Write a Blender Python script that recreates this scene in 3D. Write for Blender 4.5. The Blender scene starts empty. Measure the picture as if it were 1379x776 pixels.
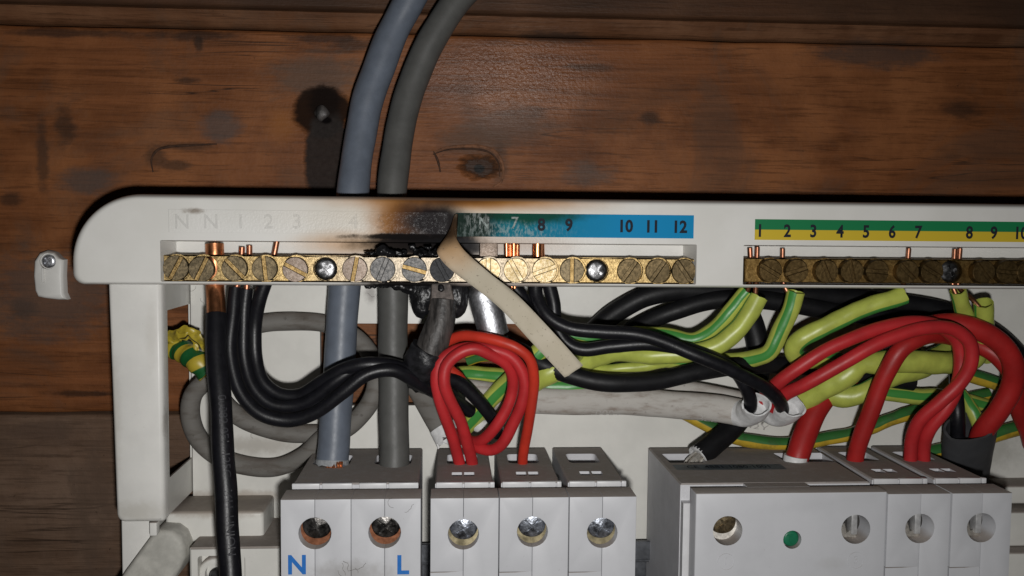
import bpy, bmesh, math, random
from math import sin, cos, pi, radians, sqrt, atan2
from mathutils import Vector, Matrix, noise
random.seed(7)
S = bpy.context.scene
C = S.collection
MM = 0.001
# ------------------------------------------------------------------ camera
W, H, F = 1379.0, 776.0, 1250.0            # photo frame and focal length in photo pixels
DW = 303.0                                  # mm from lens to the plank wall (wall surface is y = 0)
yaw, pitch, roll = radians(3.735), radians(3.671), radians(-0.536)
fw = Vector((sin(yaw)*cos(pitch), cos(yaw)*cos(pitch), -sin(pitch)))
rt0 = Vector((cos(yaw), -sin(yaw), 0)); dn0 = fw.cross(rt0)
rt = cos(roll)*rt0 + sin(roll)*dn0; dn = -sin(roll)*rt0 + cos(roll)*dn0
cam_d = bpy.data.cameras.new('camera'); cam = bpy.data.objects.new('camera', cam_d); C.objects.link(cam)
cam_d.sensor_width = 36; cam_d.lens = 36*F/W; cam_d.clip_start = 0.01; cam_d.clip_end = 20
Mx = Matrix((rt, -dn, -fw)).transposed().to_4x4(); Mx.translation = Vector((0, -DW*MM, 0)); cam.matrix_world = Mx
S.camera = cam
# ------------------------------------------------------------------ light: the phone's flash beside the lens, and a dim loft
wd = bpy.data.worlds.new('World'); S.world = wd; wd.use_nodes = True
bg = wd.node_tree.nodes['Background']; bg.inputs[0].default_value = (1.0, 0.93, 0.86, 1); bg.inputs[1].default_value = 0.005
la = bpy.data.lights.new('flash', 'AREA'); la.shape = 'DISK'; la.size = 0.009; la.energy = 0.60; la.color = (1.0, 0.985, 0.965)
lo = bpy.data.objects.new('flash', la); C.objects.link(lo); lo.location = (0.007, -DW*MM-0.004, -0.020)
lo.rotation_euler = (radians(90), 0, radians(7))
S.view_settings.view_transform = 'Standard'; S.view_settings.look = 'None'; S.view_settings.gamma = 1; S.view_settings.exposure = 0
S.view_settings.use_curve_mapping = False

def P(px, py, h):
    """point (mm) on the plane h mm in front of the lens that the pixel sees"""
    v = rt*((px-W/2)/F) + dn*((py-H/2)/F) + fw
    t = h/v.y
    return Vector((v.x*t, h-DW, v.z*t))
def X_(px, py, h): return P(px, py, h).x
def Z_(px, py, h): return P(px, py, h).z

# ------------------------------------------------------------------ materials
class NT:
    def __init__(s, name):
        s.m = bpy.data.materials.new(name); s.m.use_nodes = True; s.t = s.m.node_tree; s.n = s.t.nodes; s.l = s.t.links
        s.b = s.n['Principled BSDF']; s._pos = None
    def new(s, ty, **k):
        n = s.n.new(ty)
        for a, b in k.items(): setattr(n, a, b)
        return n
    def put(s, sock, v):
        if isinstance(v, bpy.types.NodeSocket): s.l.new(v, sock)
        elif v is not None:
            if sock.type == 'RGBA' and len(v) == 3: v = (*v, 1)
            sock.default_value = v
    def m_(s, op, a, b=None, c=None, clamp=False):
        n = s.new('ShaderNodeMath', operation=op, use_clamp=clamp)
        for i, v in enumerate((a, b, c)):
            if v is not None: s.put(n.inputs[i], v)
        return n.outputs[0]
    def mix(s, f, a, b, bt='MIX'):
        n = s.new('ShaderNodeMix', data_type='RGBA', blend_type=bt)
        s.put(n.inputs[0], f); s.put(n.inputs[6], a); s.put(n.inputs[7], b)
        return n.outputs[2]
    def pos(s):                                         # world position in mm
        if s._pos is None:
            g = s.new('ShaderNodeNewGeometry'); v = s.new('ShaderNodeVectorMath', operation='SCALE'); v.inputs[3].default_value = 1000
            s.l.new(g.outputs['Position'], v.inputs[0]); s._pos = v.outputs[0]; s.nrm = g.outputs['Normal']
        return s._pos
    def xyz(s, v):
        n = s.new('ShaderNodeSeparateXYZ'); s.l.new(v, n.inputs[0]); return n.outputs
    def noise(s, vec, scale, detail=3, rough=.55, stretch=None, dist=0):
        if stretch:
            mp = s.new('ShaderNodeMapping'); mp.inputs['Scale'].default_value = stretch; s.l.new(vec, mp.inputs[0]); vec = mp.outputs[0]
        n = s.new('ShaderNodeTexNoise'); n.inputs['Scale'].default_value = scale; n.inputs['Detail'].default_value = detail
        n.inputs['Roughness'].default_value = rough; n.inputs['Distortion'].default_value = dist; s.l.new(vec, n.inputs['Vector'])
        return n.outputs[0]
    def ramp(s, f, lo, hi, a=0., b=1.):
        n = s.new('ShaderNodeMapRange', interpolation_type='SMOOTHSTEP'); s.put(n.inputs[0], f)
        for i, v in enumerate((lo, hi, a, b)): s.put(n.inputs[i+1], v)
        return n.outputs[0]
    def spot(s, c, rx, rz, soft=.5, amp=.5, nsc=.15, rot=0, stretch=None):
        """soft-edged blotch of a stain, centre in mm (x, z)"""
        o = s.xyz(s.pos()); dx = s.m_('SUBTRACT', o[0], c[0]); dz = s.m_('SUBTRACT', o[2], c[1])
        if rot:
            a, b = cos(rot), sin(rot)
            dx, dz = s.m_('ADD', s.m_('MULTIPLY', dx, a), s.m_('MULTIPLY', dz, b)), s.m_('SUBTRACT', s.m_('MULTIPLY', dz, a), s.m_('MULTIPLY', dx, b))
        dx = s.m_('DIVIDE', dx, rx); dz = s.m_('DIVIDE', dz, rz)
        d = s.m_('SQRT', s.m_('ADD', s.m_('MULTIPLY', dx, dx), s.m_('MULTIPLY', dz, dz)))
        n = s.noise(s.pos(), nsc, 6, .68, stretch)
        d = s.m_('ADD', d, s.m_('MULTIPLY', s.m_('SUBTRACT', n, .5), amp*2))
        return s.ramp(d, 1-soft, 1+soft*.6, 1., 0.)
    def bump(s, hgt, strength=.3, dist=.0003):
        n = s.new('ShaderNodeBump'); n.inputs['Strength'].default_value = strength; n.inputs['Distance'].default_value = dist
        s.put(n.inputs['Height'], hgt); s.l.new(n.outputs[0], s.b.inputs['Normal'])
    def done(s, col=None, rough=None, metal=None, spec=None, coat=None):
        for k, v in (('Base Color', col), ('Roughness', rough), ('Metallic', metal), ('Specular IOR Level', spec), ('Coat Weight', coat)):
            if v is not None: s.put(s.b.inputs[k], v)
        return s.m

def plain(name, col, rough=.5, metal=0, spec=.30, var=.15, nsc=.6, bump=.0, bsc=4., dust=None, dust_amt=.0, stretch=None, fleck=0, specks=0, spots=()):
    t = NT(name); p = t.pos()
    n = t.noise(p, nsc, 4, .6, stretch)
    c = t.mix(t.ramp(n, .3, .7), tuple(x*(1-var) for x in col), tuple(min(1, x*(1+var)) for x in col))
    r = t.m_('ADD', rough, t.m_('MULTIPLY', t.m_('SUBTRACT', t.noise(p, nsc*3, 3), .5), .2))
    if dust:
        f = t.ramp(t.xyz(t.nrm)[2], .25, .8); n2 = t.noise(p, .35, 5, .7)
        f = t.m_('MULTIPLY', f, t.ramp(n2, .25, .55, .8, 1.)); f = t.m_('MULTIPLY', f, dust_amt)
        c = t.mix(f, c, dust); r = t.m_('ADD', r, t.m_('MULTIPLY', f, .5), clamp=True)
    for px, py, h, rx, ry, k_c, amt in spots:
        q = P(px, py, h); f = t.spot((q.x, q.z), rx/4.3, ry/4.3, .8, .8, .35); c = t.mix(t.m_('MULTIPLY', f, amt), c, k_c)
    if specks:
        k = t.ramp(t.noise(p, 1.1, 4, .7), .68, .73, 0, specks); c = t.mix(k, c, (.14, .115, .095))
    if fleck:
        k = t.m_('MULTIPLY', t.ramp(t.noise(p, 1.6, 4, .75), .64, .74, 0, fleck), t.ramp(t.noise(p, .09, 3), .4, .62))
        c = t.mix(k, c, (.22, .19, .17)); r = t.m_('ADD', r, t.m_('MULTIPLY', k, .3))
    if bump: t.bump(t.noise(p, bsc, 3), bump, .0002)
    return t.done(c, r, metal, spec)

DUST = (.21, .17, .145)
M = {}
M['white'] = plain('white_plastic', (.66, .65, .62), .38, specks=.4, spots=[(152, 560, 264, 9, 80, (.48, .46, .41), .6), (205, 455, 264, 8, 40, (.52, .50, .46), .5), (185, 690, 264, 34, 14, (.46, .44, .39), .6), (221, 570, 264, 3, 22, (.34, .32, .29), .7)], var=.045, nsc=.08, bump=.04, bsc=1.2, dust=DUST, dust_amt=.85)
M['panel'] = plain('backplate_plastic', (.64, .63, .59), .33, var=.06, nsc=.06, specks=.4, spots=[(517, 402, 293, 9, 22, (.10, .09, .08), .8), (500, 396, 293, 8, 14, (.16, .14, .13), .7), (350, 600, 293, 60, 14, (.34, .31, .27), .6), (395, 560, 293, 40, 26, (.40, .37, .32), .5), (1325, 600, 293, 60, 34, (.34, .33, .29), .6), (300, 690, 276, 70, 8, (.36, .31, .26), .7), (640, 625, 293, 30, 10, (.45, .42, .38), .5)], bump=.05, bsc=.5, dust=DUST, dust_amt=.85)
M['module'] = plain('grey_module_plastic', (.475, .48, .50), .40, specks=.3, spots=[(470, 772, 238, 44, 14, (.26, .25, .24), .6), (1120, 760, 238, 20, 8, (.4, .4, .4), .4)], var=.03, nsc=.1, bump=.06, bsc=3, dust=(.30, .268, .245), dust_amt=1.)
M['module_top'] = plain('dusty_module_top', (.52, .52, .54), .5, var=.05, nsc=.2, bump=.5, bsc=1.6, specks=.75, fleck=.8, dust=(.30, .268, .245), dust_amt=1.)
M['clean'] = plain('clean_module_plastic', (.56, .56, .57), .35, var=.04, nsc=.3)
M['boss'] = plain('dirty_plastic', (.44, .43, .39), .6, var=.18, nsc=.15, bump=.1)
M['black'] = plain('black_insulation', (.006, .006, .008), .40, var=.25, nsc=.4, bump=.16, bsc=2.2, spec=.34, fleck=.3)
M['black_soft'] = plain('black_cable_sheath', (.006, .006, .007), .5, var=.25, nsc=.3, bump=.14, bsc=2, spec=.25, fleck=.4)
M['red'] = plain('red_insulation', (.40, .020, .023), .46, var=.14, nsc=.12, bump=.12, bsc=2, spec=.38, fleck=.22)
M['orange_red'] = plain('orange_red_insulation', (.46, .030, .015), .46, var=.14, nsc=.12, bump=.12, bsc=2, spec=.38, fleck=.22)
M['dark_red'] = plain('dark_red_insulation', (.33, .015, .014), .46, var=.14, nsc=.12, bump=.12, bsc=2, spec=.38, fleck=.22)
M['tail_blue'] = plain('blue_grey_sheath', (.110, .128, .160), .45, var=.10, nsc=.2, bump=.12, bsc=2, spec=.4, fleck=.35)
M['tail_grey'] = plain('mid_grey_sheath', (.078, .078, .074), .5, var=.10, nsc=.2, bump=.12, bsc=2, spec=.35, fleck=.35)
M['dark_grey'] = plain('dark_grey_sheath', (.055, .056, .06), .5, var=.08, nsc=.2, bump=.08, bsc=3)
M['copper'] = plain('copper', (.72, .30, .14), .33, 1, var=.18, nsc=.5, bump=.1, bsc=2)
M['old_copper'] = plain('dull_copper', (.45, .20, .12), .42, 1, var=.25, nsc=.5, bump=.1, bsc=2)
M['clamp_copper'] = plain('dark_clamp_copper', (.13, .055, .03), .55, 1, var=.3, nsc=.6)
M['clamp_zinc'] = plain('yellow_zinc', (.14, .12, .075), .5, 1, var=.5, nsc=.35)
M['tinned'] = plain('tinned_copper', (.66, .63, .58), .5, 1, var=.2, nsc=1)
M['silver'] = plain('zinc_plate', (.58, .59, .62), .42, 1, var=.3, nsc=.8, bump=.4, bsc=1.1)
M['deep_screw'] = plain('scratched_zinc_screw', (.30, .32, .36), .42, 1, var=.7, nsc=.55, bump=1., bsc=.9)
M['dark_screw'] = plain('dark_terminal_screw', (.11, .105, .10), .38, 1, var=.8, nsc=.6, bump=1., bsc=.8)
M['steel'] = plain('galvanised_steel', (.22, .23, .25), .4, 1, var=.2, nsc=.3)
M['print_black'] = plain('black_print', (.014, .016, .024), .7, var=.1, spec=.15)
M['worn_print'] = plain('scratched_print', (.16, .19, .18), .6, var=.9, nsc=.9, spec=.3)
M['print_blue'] = plain('blue_print', (.016, .13, .42), .5, var=.06)
M['green_button'] = plain('green_button_plastic', (.012, .13, .065), .35, var=.1)
M['pale_end'] = plain('white_cut_sheath', (.62, .62, .62), .5, var=.12, nsc=.5, bump=.2)
M['char_metal'] = plain('scorched_lug_metal', (.075, .062, .055), .6, .35, var=.6, nsc=.35, bump=.6, bsc=1.)
M['char_sleeve'] = plain('scorched_sleeve', (.040, .036, .034), .5, var=.8, nsc=.25, bump=.8, bsc=.9, stretch=(2.5, 1, .5), spec=.4, fleck=.5)
M['char'] = plain('melted_black', (.007, .007, .008), .36, var=.4, nsc=.3, bump=1., bsc=.9, spec=.42, fleck=.45)
M['char_rough'] = plain('charred_crust', (.012, .012, .014), .42, var=.6, nsc=.4, bump=1., bsc=.9, spec=.4, fleck=.5)
M['cage'] = plain('grey_clamp', (.42, .42, .42), .5, .4, var=.2, nsc=.5)
M['hole'] = plain('terminal_recess', (.03, .028, .027), .6, var=.2)
M['lint'] = plain('lint', (.10, .085, .075), .9, var=.3)

def sheath_material(name, col, dirt):
    t = NT(name); p = t.pos()
    n = t.noise(p, .1, 5, .65, (1, 1, 4)); n2 = t.noise(p, .5, 4, .7)
    c = t.mix(t.ramp(n, .45, .75), col, dirt); c = t.mix(t.ramp(n2, .6, .72, 0, .5), c, tuple(x*.45 for x in dirt))
    f = t.ramp(t.xyz(t.nrm)[2], .5, .95, 0, .35); c = t.mix(f, c, DUST)
    t.bump(n2, .15, .0003)
    return t.done(c, .65, 0, .25)
M['sheath'] = sheath_material('dirty_grey_white_sheath', (.42, .40, .37), (.24, .20, .17))
M['old_sheath'] = sheath_material('dusty_grey_sheath', (.15, .142, .13), (.095, .082, .07))

def stripe_material(name, base, green, half=.14, dirty=0):
    t = NT(name); uv = t.new('ShaderNodeUVMap'); u = t.xyz(uv.outputs[0])[0]
    f = t.m_('ABSOLUTE', t.m_('SUBTRACT', t.m_('FRACT', t.m_('MULTIPLY', u, 2.)), .5))
    f = t.ramp(f, half-.02, half+.02, 1., 0.); p = t.pos(); n = t.noise(p, .25, 4)
    b = t.mix(t.ramp(n, .3, .7), tuple(x*.88 for x in base), tuple(x*1.1 for x in base))
    c = t.mix(f, b, green)
    if dirty: c = t.mix(t.ramp(t.noise(p, .3, 4), .5, .7, 0, dirty), c, (.05, .045, .03))
    t.bump(t.noise(p, .5, 2), .12, .0004)
    return t.done(c, .38)
M['gy'] = stripe_material('lime_and_green_sleeving', (.39, .44, .080), (.050, .235, .045), .15)
M['gy_plain'] = stripe_material('lime_sleeving', (.39, .44, .080), (.050, .235, .045), .06)
M['gy_old'] = stripe_material('yellow_and_green_earth', (.46, .31, .028), (.03, .13, .03), .25, .35)
def tape_material():
    t = NT('earth_tape'); uv = t.new('ShaderNodeUVMap'); o = t.xyz(uv.outputs[0])
    f = t.m_('FRACT', t.m_('ADD', t.m_('MULTIPLY', o[1], 175.), o[0])); f = t.ramp(f, .45, .5)
    return t.done(t.mix(f, (.40, .31, .03), (.008, .085, .022)), .4)
M['tape'] = tape_material()

def brass_material(name, a, b, rough=.42, sc=1.2, metal=1.):
    t = NT(name); p = t.pos(); n = t.noise(p, sc, 6, .75); n2 = t.noise(p, .12, 3)
    c = t.mix(t.ramp(n, .38, .64), a, b); c = t.mix(t.ramp(n2, .45, .7, 0, .5), c, tuple(x*.5 for x in a))
    t.bump(n, .35, .0003)
    return t.done(c, t.m_('ADD', rough, t.m_('MULTIPLY', n, .15)), metal)
def bar_material():
    t = NT('bar_brass'); p = t.pos(); n = t.noise(p, 1.3, 6, .75); n2 = t.noise(p, .3, 4)
    c = t.mix(t.ramp(n, .36, .62), (.19, .125, .05), (.48, .35, .16))
    c = t.mix(t.ramp(n2, .5, .75, 0, .6), c, (.10, .07, .03))
    f = t.spot((P(585, 361, 262).x, P(585, 361, 262).z), 34, 20, .5, .25, .1)
    c = t.mix(t.m_('MULTIPLY', f, .75), c, t.mix(t.ramp(n, .4, .6), (.13, .12, .105), (.31, .28, .245)))
    t.bump(n, .35, .0003)
    return t.done(c, t.m_('ADD', .36, t.m_('MULTIPLY', n, .15)), 1.)
M['bar'] = bar_material()
M['bar_dark'] = brass_material('dark_bar_brass', (.16, .095, .03), (.34, .22, .08), .42)
M['screw_brass'] = brass_material('aged_brass_screw', (.11, .088, .055), (.27, .21, .125), .48)
M['screw_dark'] = brass_material('brown_brass_screw', (.085, .055, .022), (.18, .12, .05), .5)
M['screw_pink'] = brass_material('heat_tinted_screw', (.22, .17, .135), (.40, .33, .28), .48)
M['screw_bright'] = brass_material('bright_brass_screw', (.30, .22, .10), (.62, .52, .36), .42)
M['screw_soot'] = brass_material('soot_grey_screw', (.10, .10, .10), (.28, .27, .26), .55)
M['screw_black'] = brass_material('blackened_screw', (.02, .02, .022), (.06, .062, .066), .6, metal=.4)
M['screw_worn'] = brass_material('worn_brass_screw', (.10, .075, .04), (.26, .19, .10), .48)
M['slot_brass'] = brass_material('slot_brass', (.20, .13, .05), (.46, .32, .14), .45)
M['pozi'] = plain('dark_steel_screw', (.20, .20, .205), .36, 1, var=.5, nsc=.8, bump=.4, bsc=1.)

def rail_material(mult=1.):
    t = NT('scorched_white_plastic'); p = t.pos(); h = 260
    base = t.mix(t.ramp(t.noise(p, .06, 4), .3, .7), (.63, .62, .585), (.68, .67, .64))
    def s(px, py, rx, ry, soft=.5, amp=.35, nsc=.1, rot=0):
        q = P(px, py, h); return t.spot((q.x, q.z), rx/4.8, ry/4.8, soft, amp, nsc, rot)
    tan = s(600, 285, 200, 50, .9, .15, .05); tan2 = s(478, 330, 85, 18, .8, .25, .06); tan3 = s(650, 330, 120, 20, .7, .3, .08)
    c = t.mix(t.m_('MULTIPLY', tan, .5), base, (.56, .45, .30)); c = t.mix(t.m_('MULTIPLY', tan2, .8), c, (.46, .27, .12)); c = t.mix(t.m_('MULTIPLY', tan3, .7), c, (.33, .22, .15))
    br = s(632, 270, 172, 15, .8, .18, .06); c = t.mix(t.m_('MULTIPLY', br, .97), c, (.40, .165, .022))
    brc = s(606, 270, 92, 9, .8, .25, .08); c = t.mix(t.m_('MULTIPLY', brc, .85), c, (.10, .035, .010))
    br2 = s(548, 304, 56, 40, .55, .28, .07, -.5); c = t.mix(t.m_('MULTIPLY', br2, .95), c, (.34, .145, .030))
    br3 = s(562, 304, 46, 36, .5, .3, .09, -.4); c = t.mix(t.m_('MULTIPLY', br3, .9), c, (.12, .045, .014))
    so = s(594, 303, 56, 32, .5, .35, .1, -.3); c = t.mix(t.m_('MULTIPLY', so, .98), c, (.008, .007, .009))
    so3 = s(560, 331, 92, 18, .5, .5, .13); c = t.mix(t.m_('MULTIPLY', so3, .98), c, (.007, .007, .008))
    so4 = s(548, 319, 78, 4.5, .4, .9, .2); c = t.mix(t.m_('MULTIPLY', so4, .97), c, (.006, .005, .005)); so3 = t.m_('MAXIMUM', so3, so4)
    so5 = s(615, 383, 140, 10, .6, .5, .12); c = t.mix(t.m_('MULTIPLY', so5, .6), c, (.22, .13, .075))
    sl = s(628, 334, 26, 14, .4, .5, .2); c = t.mix(t.m_('MULTIPLY', sl, .9), c, (.02, .02, .022)); so6 = s(550, 384, 75, 7, .5, .6, .15); c = t.mix(so6, c, (.010, .009, .009))
    sp = s(263, 284, 14, 4, .7, .9, .5); c = t.mix(t.m_('MULTIPLY', sp, .7), c, (.14, .09, .05))
    f = t.ramp(t.xyz(t.nrm)[2], .55, .95, 0, .5); c = t.mix(f, c, DUST)
    # the pale rectangle where the label was pulled off has a pebbled skin of old glue
    o = t.xyz(p); a0, a1 = P(227, 282, h), P(603, 316, h)
    box = t.m_('MULTIPLY', t.m_('MULTIPLY', t.ramp(o[0], a0.x-.1, a0.x+.1), t.ramp(o[0], a1.x+.5, a1.x-.5)), t.m_('MULTIPLY', t.ramp(o[2], a1.z-.1, a1.z+.1), t.ramp(o[2], a0.z+.1, a0.z-.1)))
    gl = s(640, 300, 240, 60, .7, .1)
    n = t.noise(p, 1.6, 3, .6)
    if mult != 1: c = t.mix(1., c, (mult, mult, mult), 'MULTIPLY')
    dirty = t.m_('MAXIMUM', t.m_('MAXIMUM', so, so3), t.m_('MAXIMUM', so6, t.m_('MULTIPLY', t.m_('MAXIMUM', br, br2), .8)))
    spk = t.ramp(t.noise(p, 1.5, 3, .7), .46, .60, .12, .56)
    rgh = t.m_('SUBTRACT', t.m_('ADD', .42, t.m_('MULTIPLY', dirty, .45)), t.m_('MULTIPLY', t.m_('MULTIPLY', box, dirty), spk))
    t.bump(t.m_('MULTIPLY', n, t.m_('ADD', .05, t.m_('MULTIPLY', t.m_('MAXIMUM', box, t.m_('MULTIPLY', gl, .5)), t.m_('ADD', .4, t.m_('MULTIPLY', t.m_('MULTIPLY', box, so), .9))))), .8, .0003)
    return t.done(c, rgh, 0, t.m_('ADD', t.m_('SUBTRACT', .34, t.m_('MULTIPLY', dirty, .27)), t.m_('MULTIPLY', t.m_('MULTIPLY', box, so), .25)))
M['rail'] = rail_material(); M['rail_digit_shade'] = rail_material(.84)  # darker copy puts the raised digits' shading into the colour

def label_material():
    t = NT('blue_label_print'); p = t.pos(); h = 260
    def s(px, py, rx, ry, soft=.5, amp=.35, nsc=.15): q = P(px, py, h); return t.spot((q.x, q.z), rx/4.8, ry/4.8, soft, amp, nsc)
    n = t.noise(p, 1.5, 4, .7)
    c = (.008, .215, .44)
    g = s(650, 300, 150, 50, .8, .2, .06); c = t.mix(t.m_('MULTIPLY', g, .85), c, (.012, .15, .17))
    k = s(708, 290, 78, 13, .5, .6, .12); c = t.mix(t.m_('MULTIPLY', k, .92), c, (.006, .050, .024))
    k2 = s(632, 303, 42, 32, .5, .5, .15); c = t.mix(t.m_('MULTIPLY', k2, .97), c, (.012, .020, .013))
    w = t.m_('MULTIPLY', s(690, 312, 70, 13, .8, .5, .2), t.ramp(t.noise(p, 1.3, 5, .75, (1, 1, .45)), .47, .6)); c = t.mix(t.m_('MULTIPLY', w, .5), c, (.38, .45, .44))
    w2 = t.m_('MULTIPLY', s(642, 298, 16, 15, .8, .6, .3), t.ramp(t.noise(p, .9, 4, .7, (1, 1, .35)), .48, .58)); c = t.mix(t.m_('MULTIPLY', w2, .4), c, (.45, .48, .47))
    t.bump(t.m_('MULTIPLY', n, g), .8, .0004)
    return t.done(c, t.m_('ADD', .6, t.m_('MULTIPLY', g, .1)), 0, .07)
M['label_blue'] = label_material()
def earth_label_material():
    t = NT('green_yellow_label_print'); o = t.xyz(t.pos())
    zc = P(1100, 311, 260).z
    a = P(1016, 308, 260); b = P(1379, 314, 260)
    f = t.ramp(o[2], (a.z+b.z)/2-.08, (a.z+b.z)/2+.08)
    return t.done(t.mix(f, (.55, .40, .03), (.010, .17, .06)), .5, 0, .2)
M['label_earth'] = earth_label_material()
def tail_material():
    t = NT('label_backing'); p = t.pos(); q = P(605, 325, 255)
    c = t.mix(t.ramp(t.noise(p, .08, 4), .3, .7), (.42, .375, .29), (.49, .44, .355))
    k = t.spot((q.x, q.z), 9, 8, .8, .3, .1); c = t.mix(t.m_('MULTIPLY', k, .75), c, (.45, .25, .10))
    k = t.spot((P(604, 305, 255).x, P(604, 305, 255).z), 6.5, 5.4, .6, .2, .3); c = t.mix(t.m_('MULTIPLY', k, .95), c, (.035, .017, .008))
    sp = t.ramp(t.noise(p, 1.3, 3), .64, .69, 0, .6); c = t.mix(sp, c, (.16, .13, .10))
    t.bump(t.noise(p, 1.5, 3), .1, .0003)
    return t.done(c, .75, 0, .12)
M['label_back'] = tail_material()

def wood_material(name, dark, mid, light, grime=.3, marks=True, upper=False):
    t = NT(name); p = t.pos()
    g = t.noise(p, .30, 4, .6, (.04, 1, 1), .5)              # broad streaks along the board
    g2 = t.noise(p, 1.0, 4, .75, (.05, 1, 1), .3)             # fine grain lines
    g3 = t.noise(p, .16, 3, .55, (.035, 1, 1), .6); ck = t.ramp(t.m_('ABSOLUTE', t.m_('SUBTRACT', g3, .5)), 0, .012, 1., 0.)
    ck = t.m_('MULTIPLY', ck, t.ramp(t.noise(p, .03, 3, .6, (.4, 1, 1)), .50, .60))
    bl = t.noise(p, .03, 5, .6)                               # blotches of stain
    c = t.mix(t.ramp(g, .25, .75), dark, mid); c = t.mix(t.ramp(bl, .4, .68, 0, .85), c, light)
    c = t.mix(t.ramp(g2, .49, .66, 0, .5), c, tuple(x*.45 for x in dark)); c = t.mix(t.m_('MULTIPLY', ck, .75), c, (.014, .008, .005))
    gr = t.ramp(t.noise(p, .018, 6, .68, None, 1.), .50, .66, 0, grime); c = t.mix(gr, c, (.085, .055, .038))
    sp = t.ramp(t.noise(p, .5, 4, .7), .67, .73, 0, .6); c = t.mix(sp, c, (.018, .010, .006))
    r = t.m_('ADD', .5, t.m_('MULTIPLY', gr, .2)); spec = .14
    h = t.m_('ADD', t.m_('MULTIPLY', g2, .7), t.m_('MULTIPLY', t.noise(p, .8, 4), .4))
    if marks:
        def s(px, py, rx, ry, soft=.5, amp=.35, nsc=.15, rot=0): q = P(px, py, DW); return t.spot((q.x, q.z), rx/4.125, ry/4.125, soft, amp, nsc, rot, (.4, 1, 1))
        for a in ((300, 172, 26, 22, (.075, .060, .054)), (120, 245, 40, 16, (.07, .055, .048)), (790, 235, 34, 16, (.085, .062, .05)), (690, 170, 60, 26, (.085, .05, .034)), (875, 160, 14, 9, (.03, .018, .012)), (34, 415, 20, 16, (.030, .016, .011)),
                  (60, 400, 90, 60, (.075, .055, .045)), (110, 530, 44, 5, (.012, .008, .006)), (60, 580, 50, 14, (.08, .05, .035)), (440, 54, 46, 6, (.022, .014, .011)), (480, 62, 34, 10, (.028, .016, .011)), (270, 50, 60, 7, (.018, .011, .008)), (100, 47, 90, 6, (.02, .013, .010)),
                  (750, 52, 60, 8, (.03, .022, .018)), (1180, 75, 90, 20, (.045, .035, .03)), (430, 105, 62, 34, (.090, .062, .046)), (255, 110, 16, 5, (.025, .014, .009)), (270, 60, 6, 10, (.02, .012, .008)), (640, 190, 50, 18, (.085, .048, .03)), (20, 270, 16, 10, (.03, .016, .01)), (90, 170, 14, 24, (.03, .018, .012)),
                  (1290, 150, 30, 14, (.03, .016, .01)), (790, 92, 34, 6, (.05, .026, .015)), (239, 224, 20, 7, (.04, .022, .013)), (60, 205, 8, 50, (.05, .026, .016)), (212, 212, 14, 16, (.05, .026, .015)), (252, 198, 44, 6, (.05, .026, .015)), (672, 222, 12, 26, (.06, .03, .017))):
            k = s(*a[:4], .55, .95, .3); c = t.mix(t.m_('MULTIPLY', k, .7), c, a[4])
        for a in ((476, 150, 14, 34), (382, 168, 20, 22)):
            k = s(*a, .8, .5, .4); c = t.mix(t.m_('MULTIPLY', k, .75), c, (.24, .088, .022))
        ch = s(434, 152, 39, 34, .16, .3, .3); ch2 = s(443, 215, 32, 68, .14, .25, .3)
        c = t.mix(t.m_('MULTIPLY', ch, .95), c, (.012, .007, .005)); c = t.mix(t.m_('MULTIPLY', ch2, .96), c, t.mix(t.noise(p, .6, 4, .7), (.010, .008, .008), (.040, .034, .031)))
        k = s(438, 140, 22, 26, .4, .5, .3); c = t.mix(t.m_('MULTIPLY', k, .9), c, (.008, .005, .004))
        hl = s(646, 225, 24, 15, .4, .9, .45); c = t.mix(t.m_('MULTIPLY', hl, .9), c, (.022, .011, .006)); nail_hole_shade = s(440, 163, 8, 5, .4, .5, .5); c = t.mix(nail_hole_shade, c, (.003, .002, .002)); screw_hole_shade = s(645, 228, 8, 6, .3, .5, .6); c = t.mix(screw_hole_shade, c, (.004, .003, .002))  # shade inside the uncut screw and nail holes is put into the colour
        gloss = s(690, 105, 130, 60, .8, .3, .06)
        r = t.m_('SUBTRACT', t.m_('ADD', r, t.m_('MULTIPLY', t.m_('MAXIMUM', ch, ch2), .2)), t.m_('MULTIPLY', gloss, .16)); spec = t.m_('SUBTRACT', t.m_('ADD', .14, t.m_('MULTIPLY', gloss, .32)), t.m_('MULTIPLY', t.m_('MAXIMUM', ch, ch2), .1))
        h = t.m_('SUBTRACT', h, t.m_('MULTIPLY', t.m_('MAXIMUM', ch, ch2), t.m_('ADD', 1.2, t.noise(p, .5, 5, .75)))); h = t.m_('SUBTRACT', h, t.m_('MULTIPLY', hl, 2.))
        h = t.m_('ADD', h, t.m_('MULTIPLY', gloss, t.m_('MULTIPLY', t.noise(p, .9, 3, .6), 1.4)))
    if upper:
        o = t.xyz(p); zg_ = P(400, 43, DW).z
        f = t.ramp(t.m_('ADD', o[2], t.m_('MULTIPLY', t.noise(p, .05, 4), 1.2)), zg_+5.8, zg_+7.2)
        c = t.mix(t.m_('MULTIPLY', f, t.ramp(t.noise(p, .025, 5, .6, (.6, 1, 1)), .35, .6, .5, .85)), c, (.040, .022, .014))
    t.bump(h, .5, .0006)
    return t.done(c, r, 0, spec)
M['wood'] = wood_material('brown_stained_board', (.105, .036, .012), (.195, .070, .025), (.250, .096, .035), .4)
M['wood_up'] = wood_material('dark_stained_board', (.075, .031, .014), (.140, .062, .030), (.180, .088, .046), .5, True, True)
M['wood_low'] = wood_material('grimy_board', (.080, .047, .030), (.140, .085, .055), (.165, .108, .076), .7)
M['wood_scar'] = plain('torn_wood_edge', (.15, .066, .032), .75, var=.4, nsc=.5, bump=.4)
M['wood_groove'] = plain('dark_wood_groove', (.045, .020, .010), .8, var=.4, nsc=.5)

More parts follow.
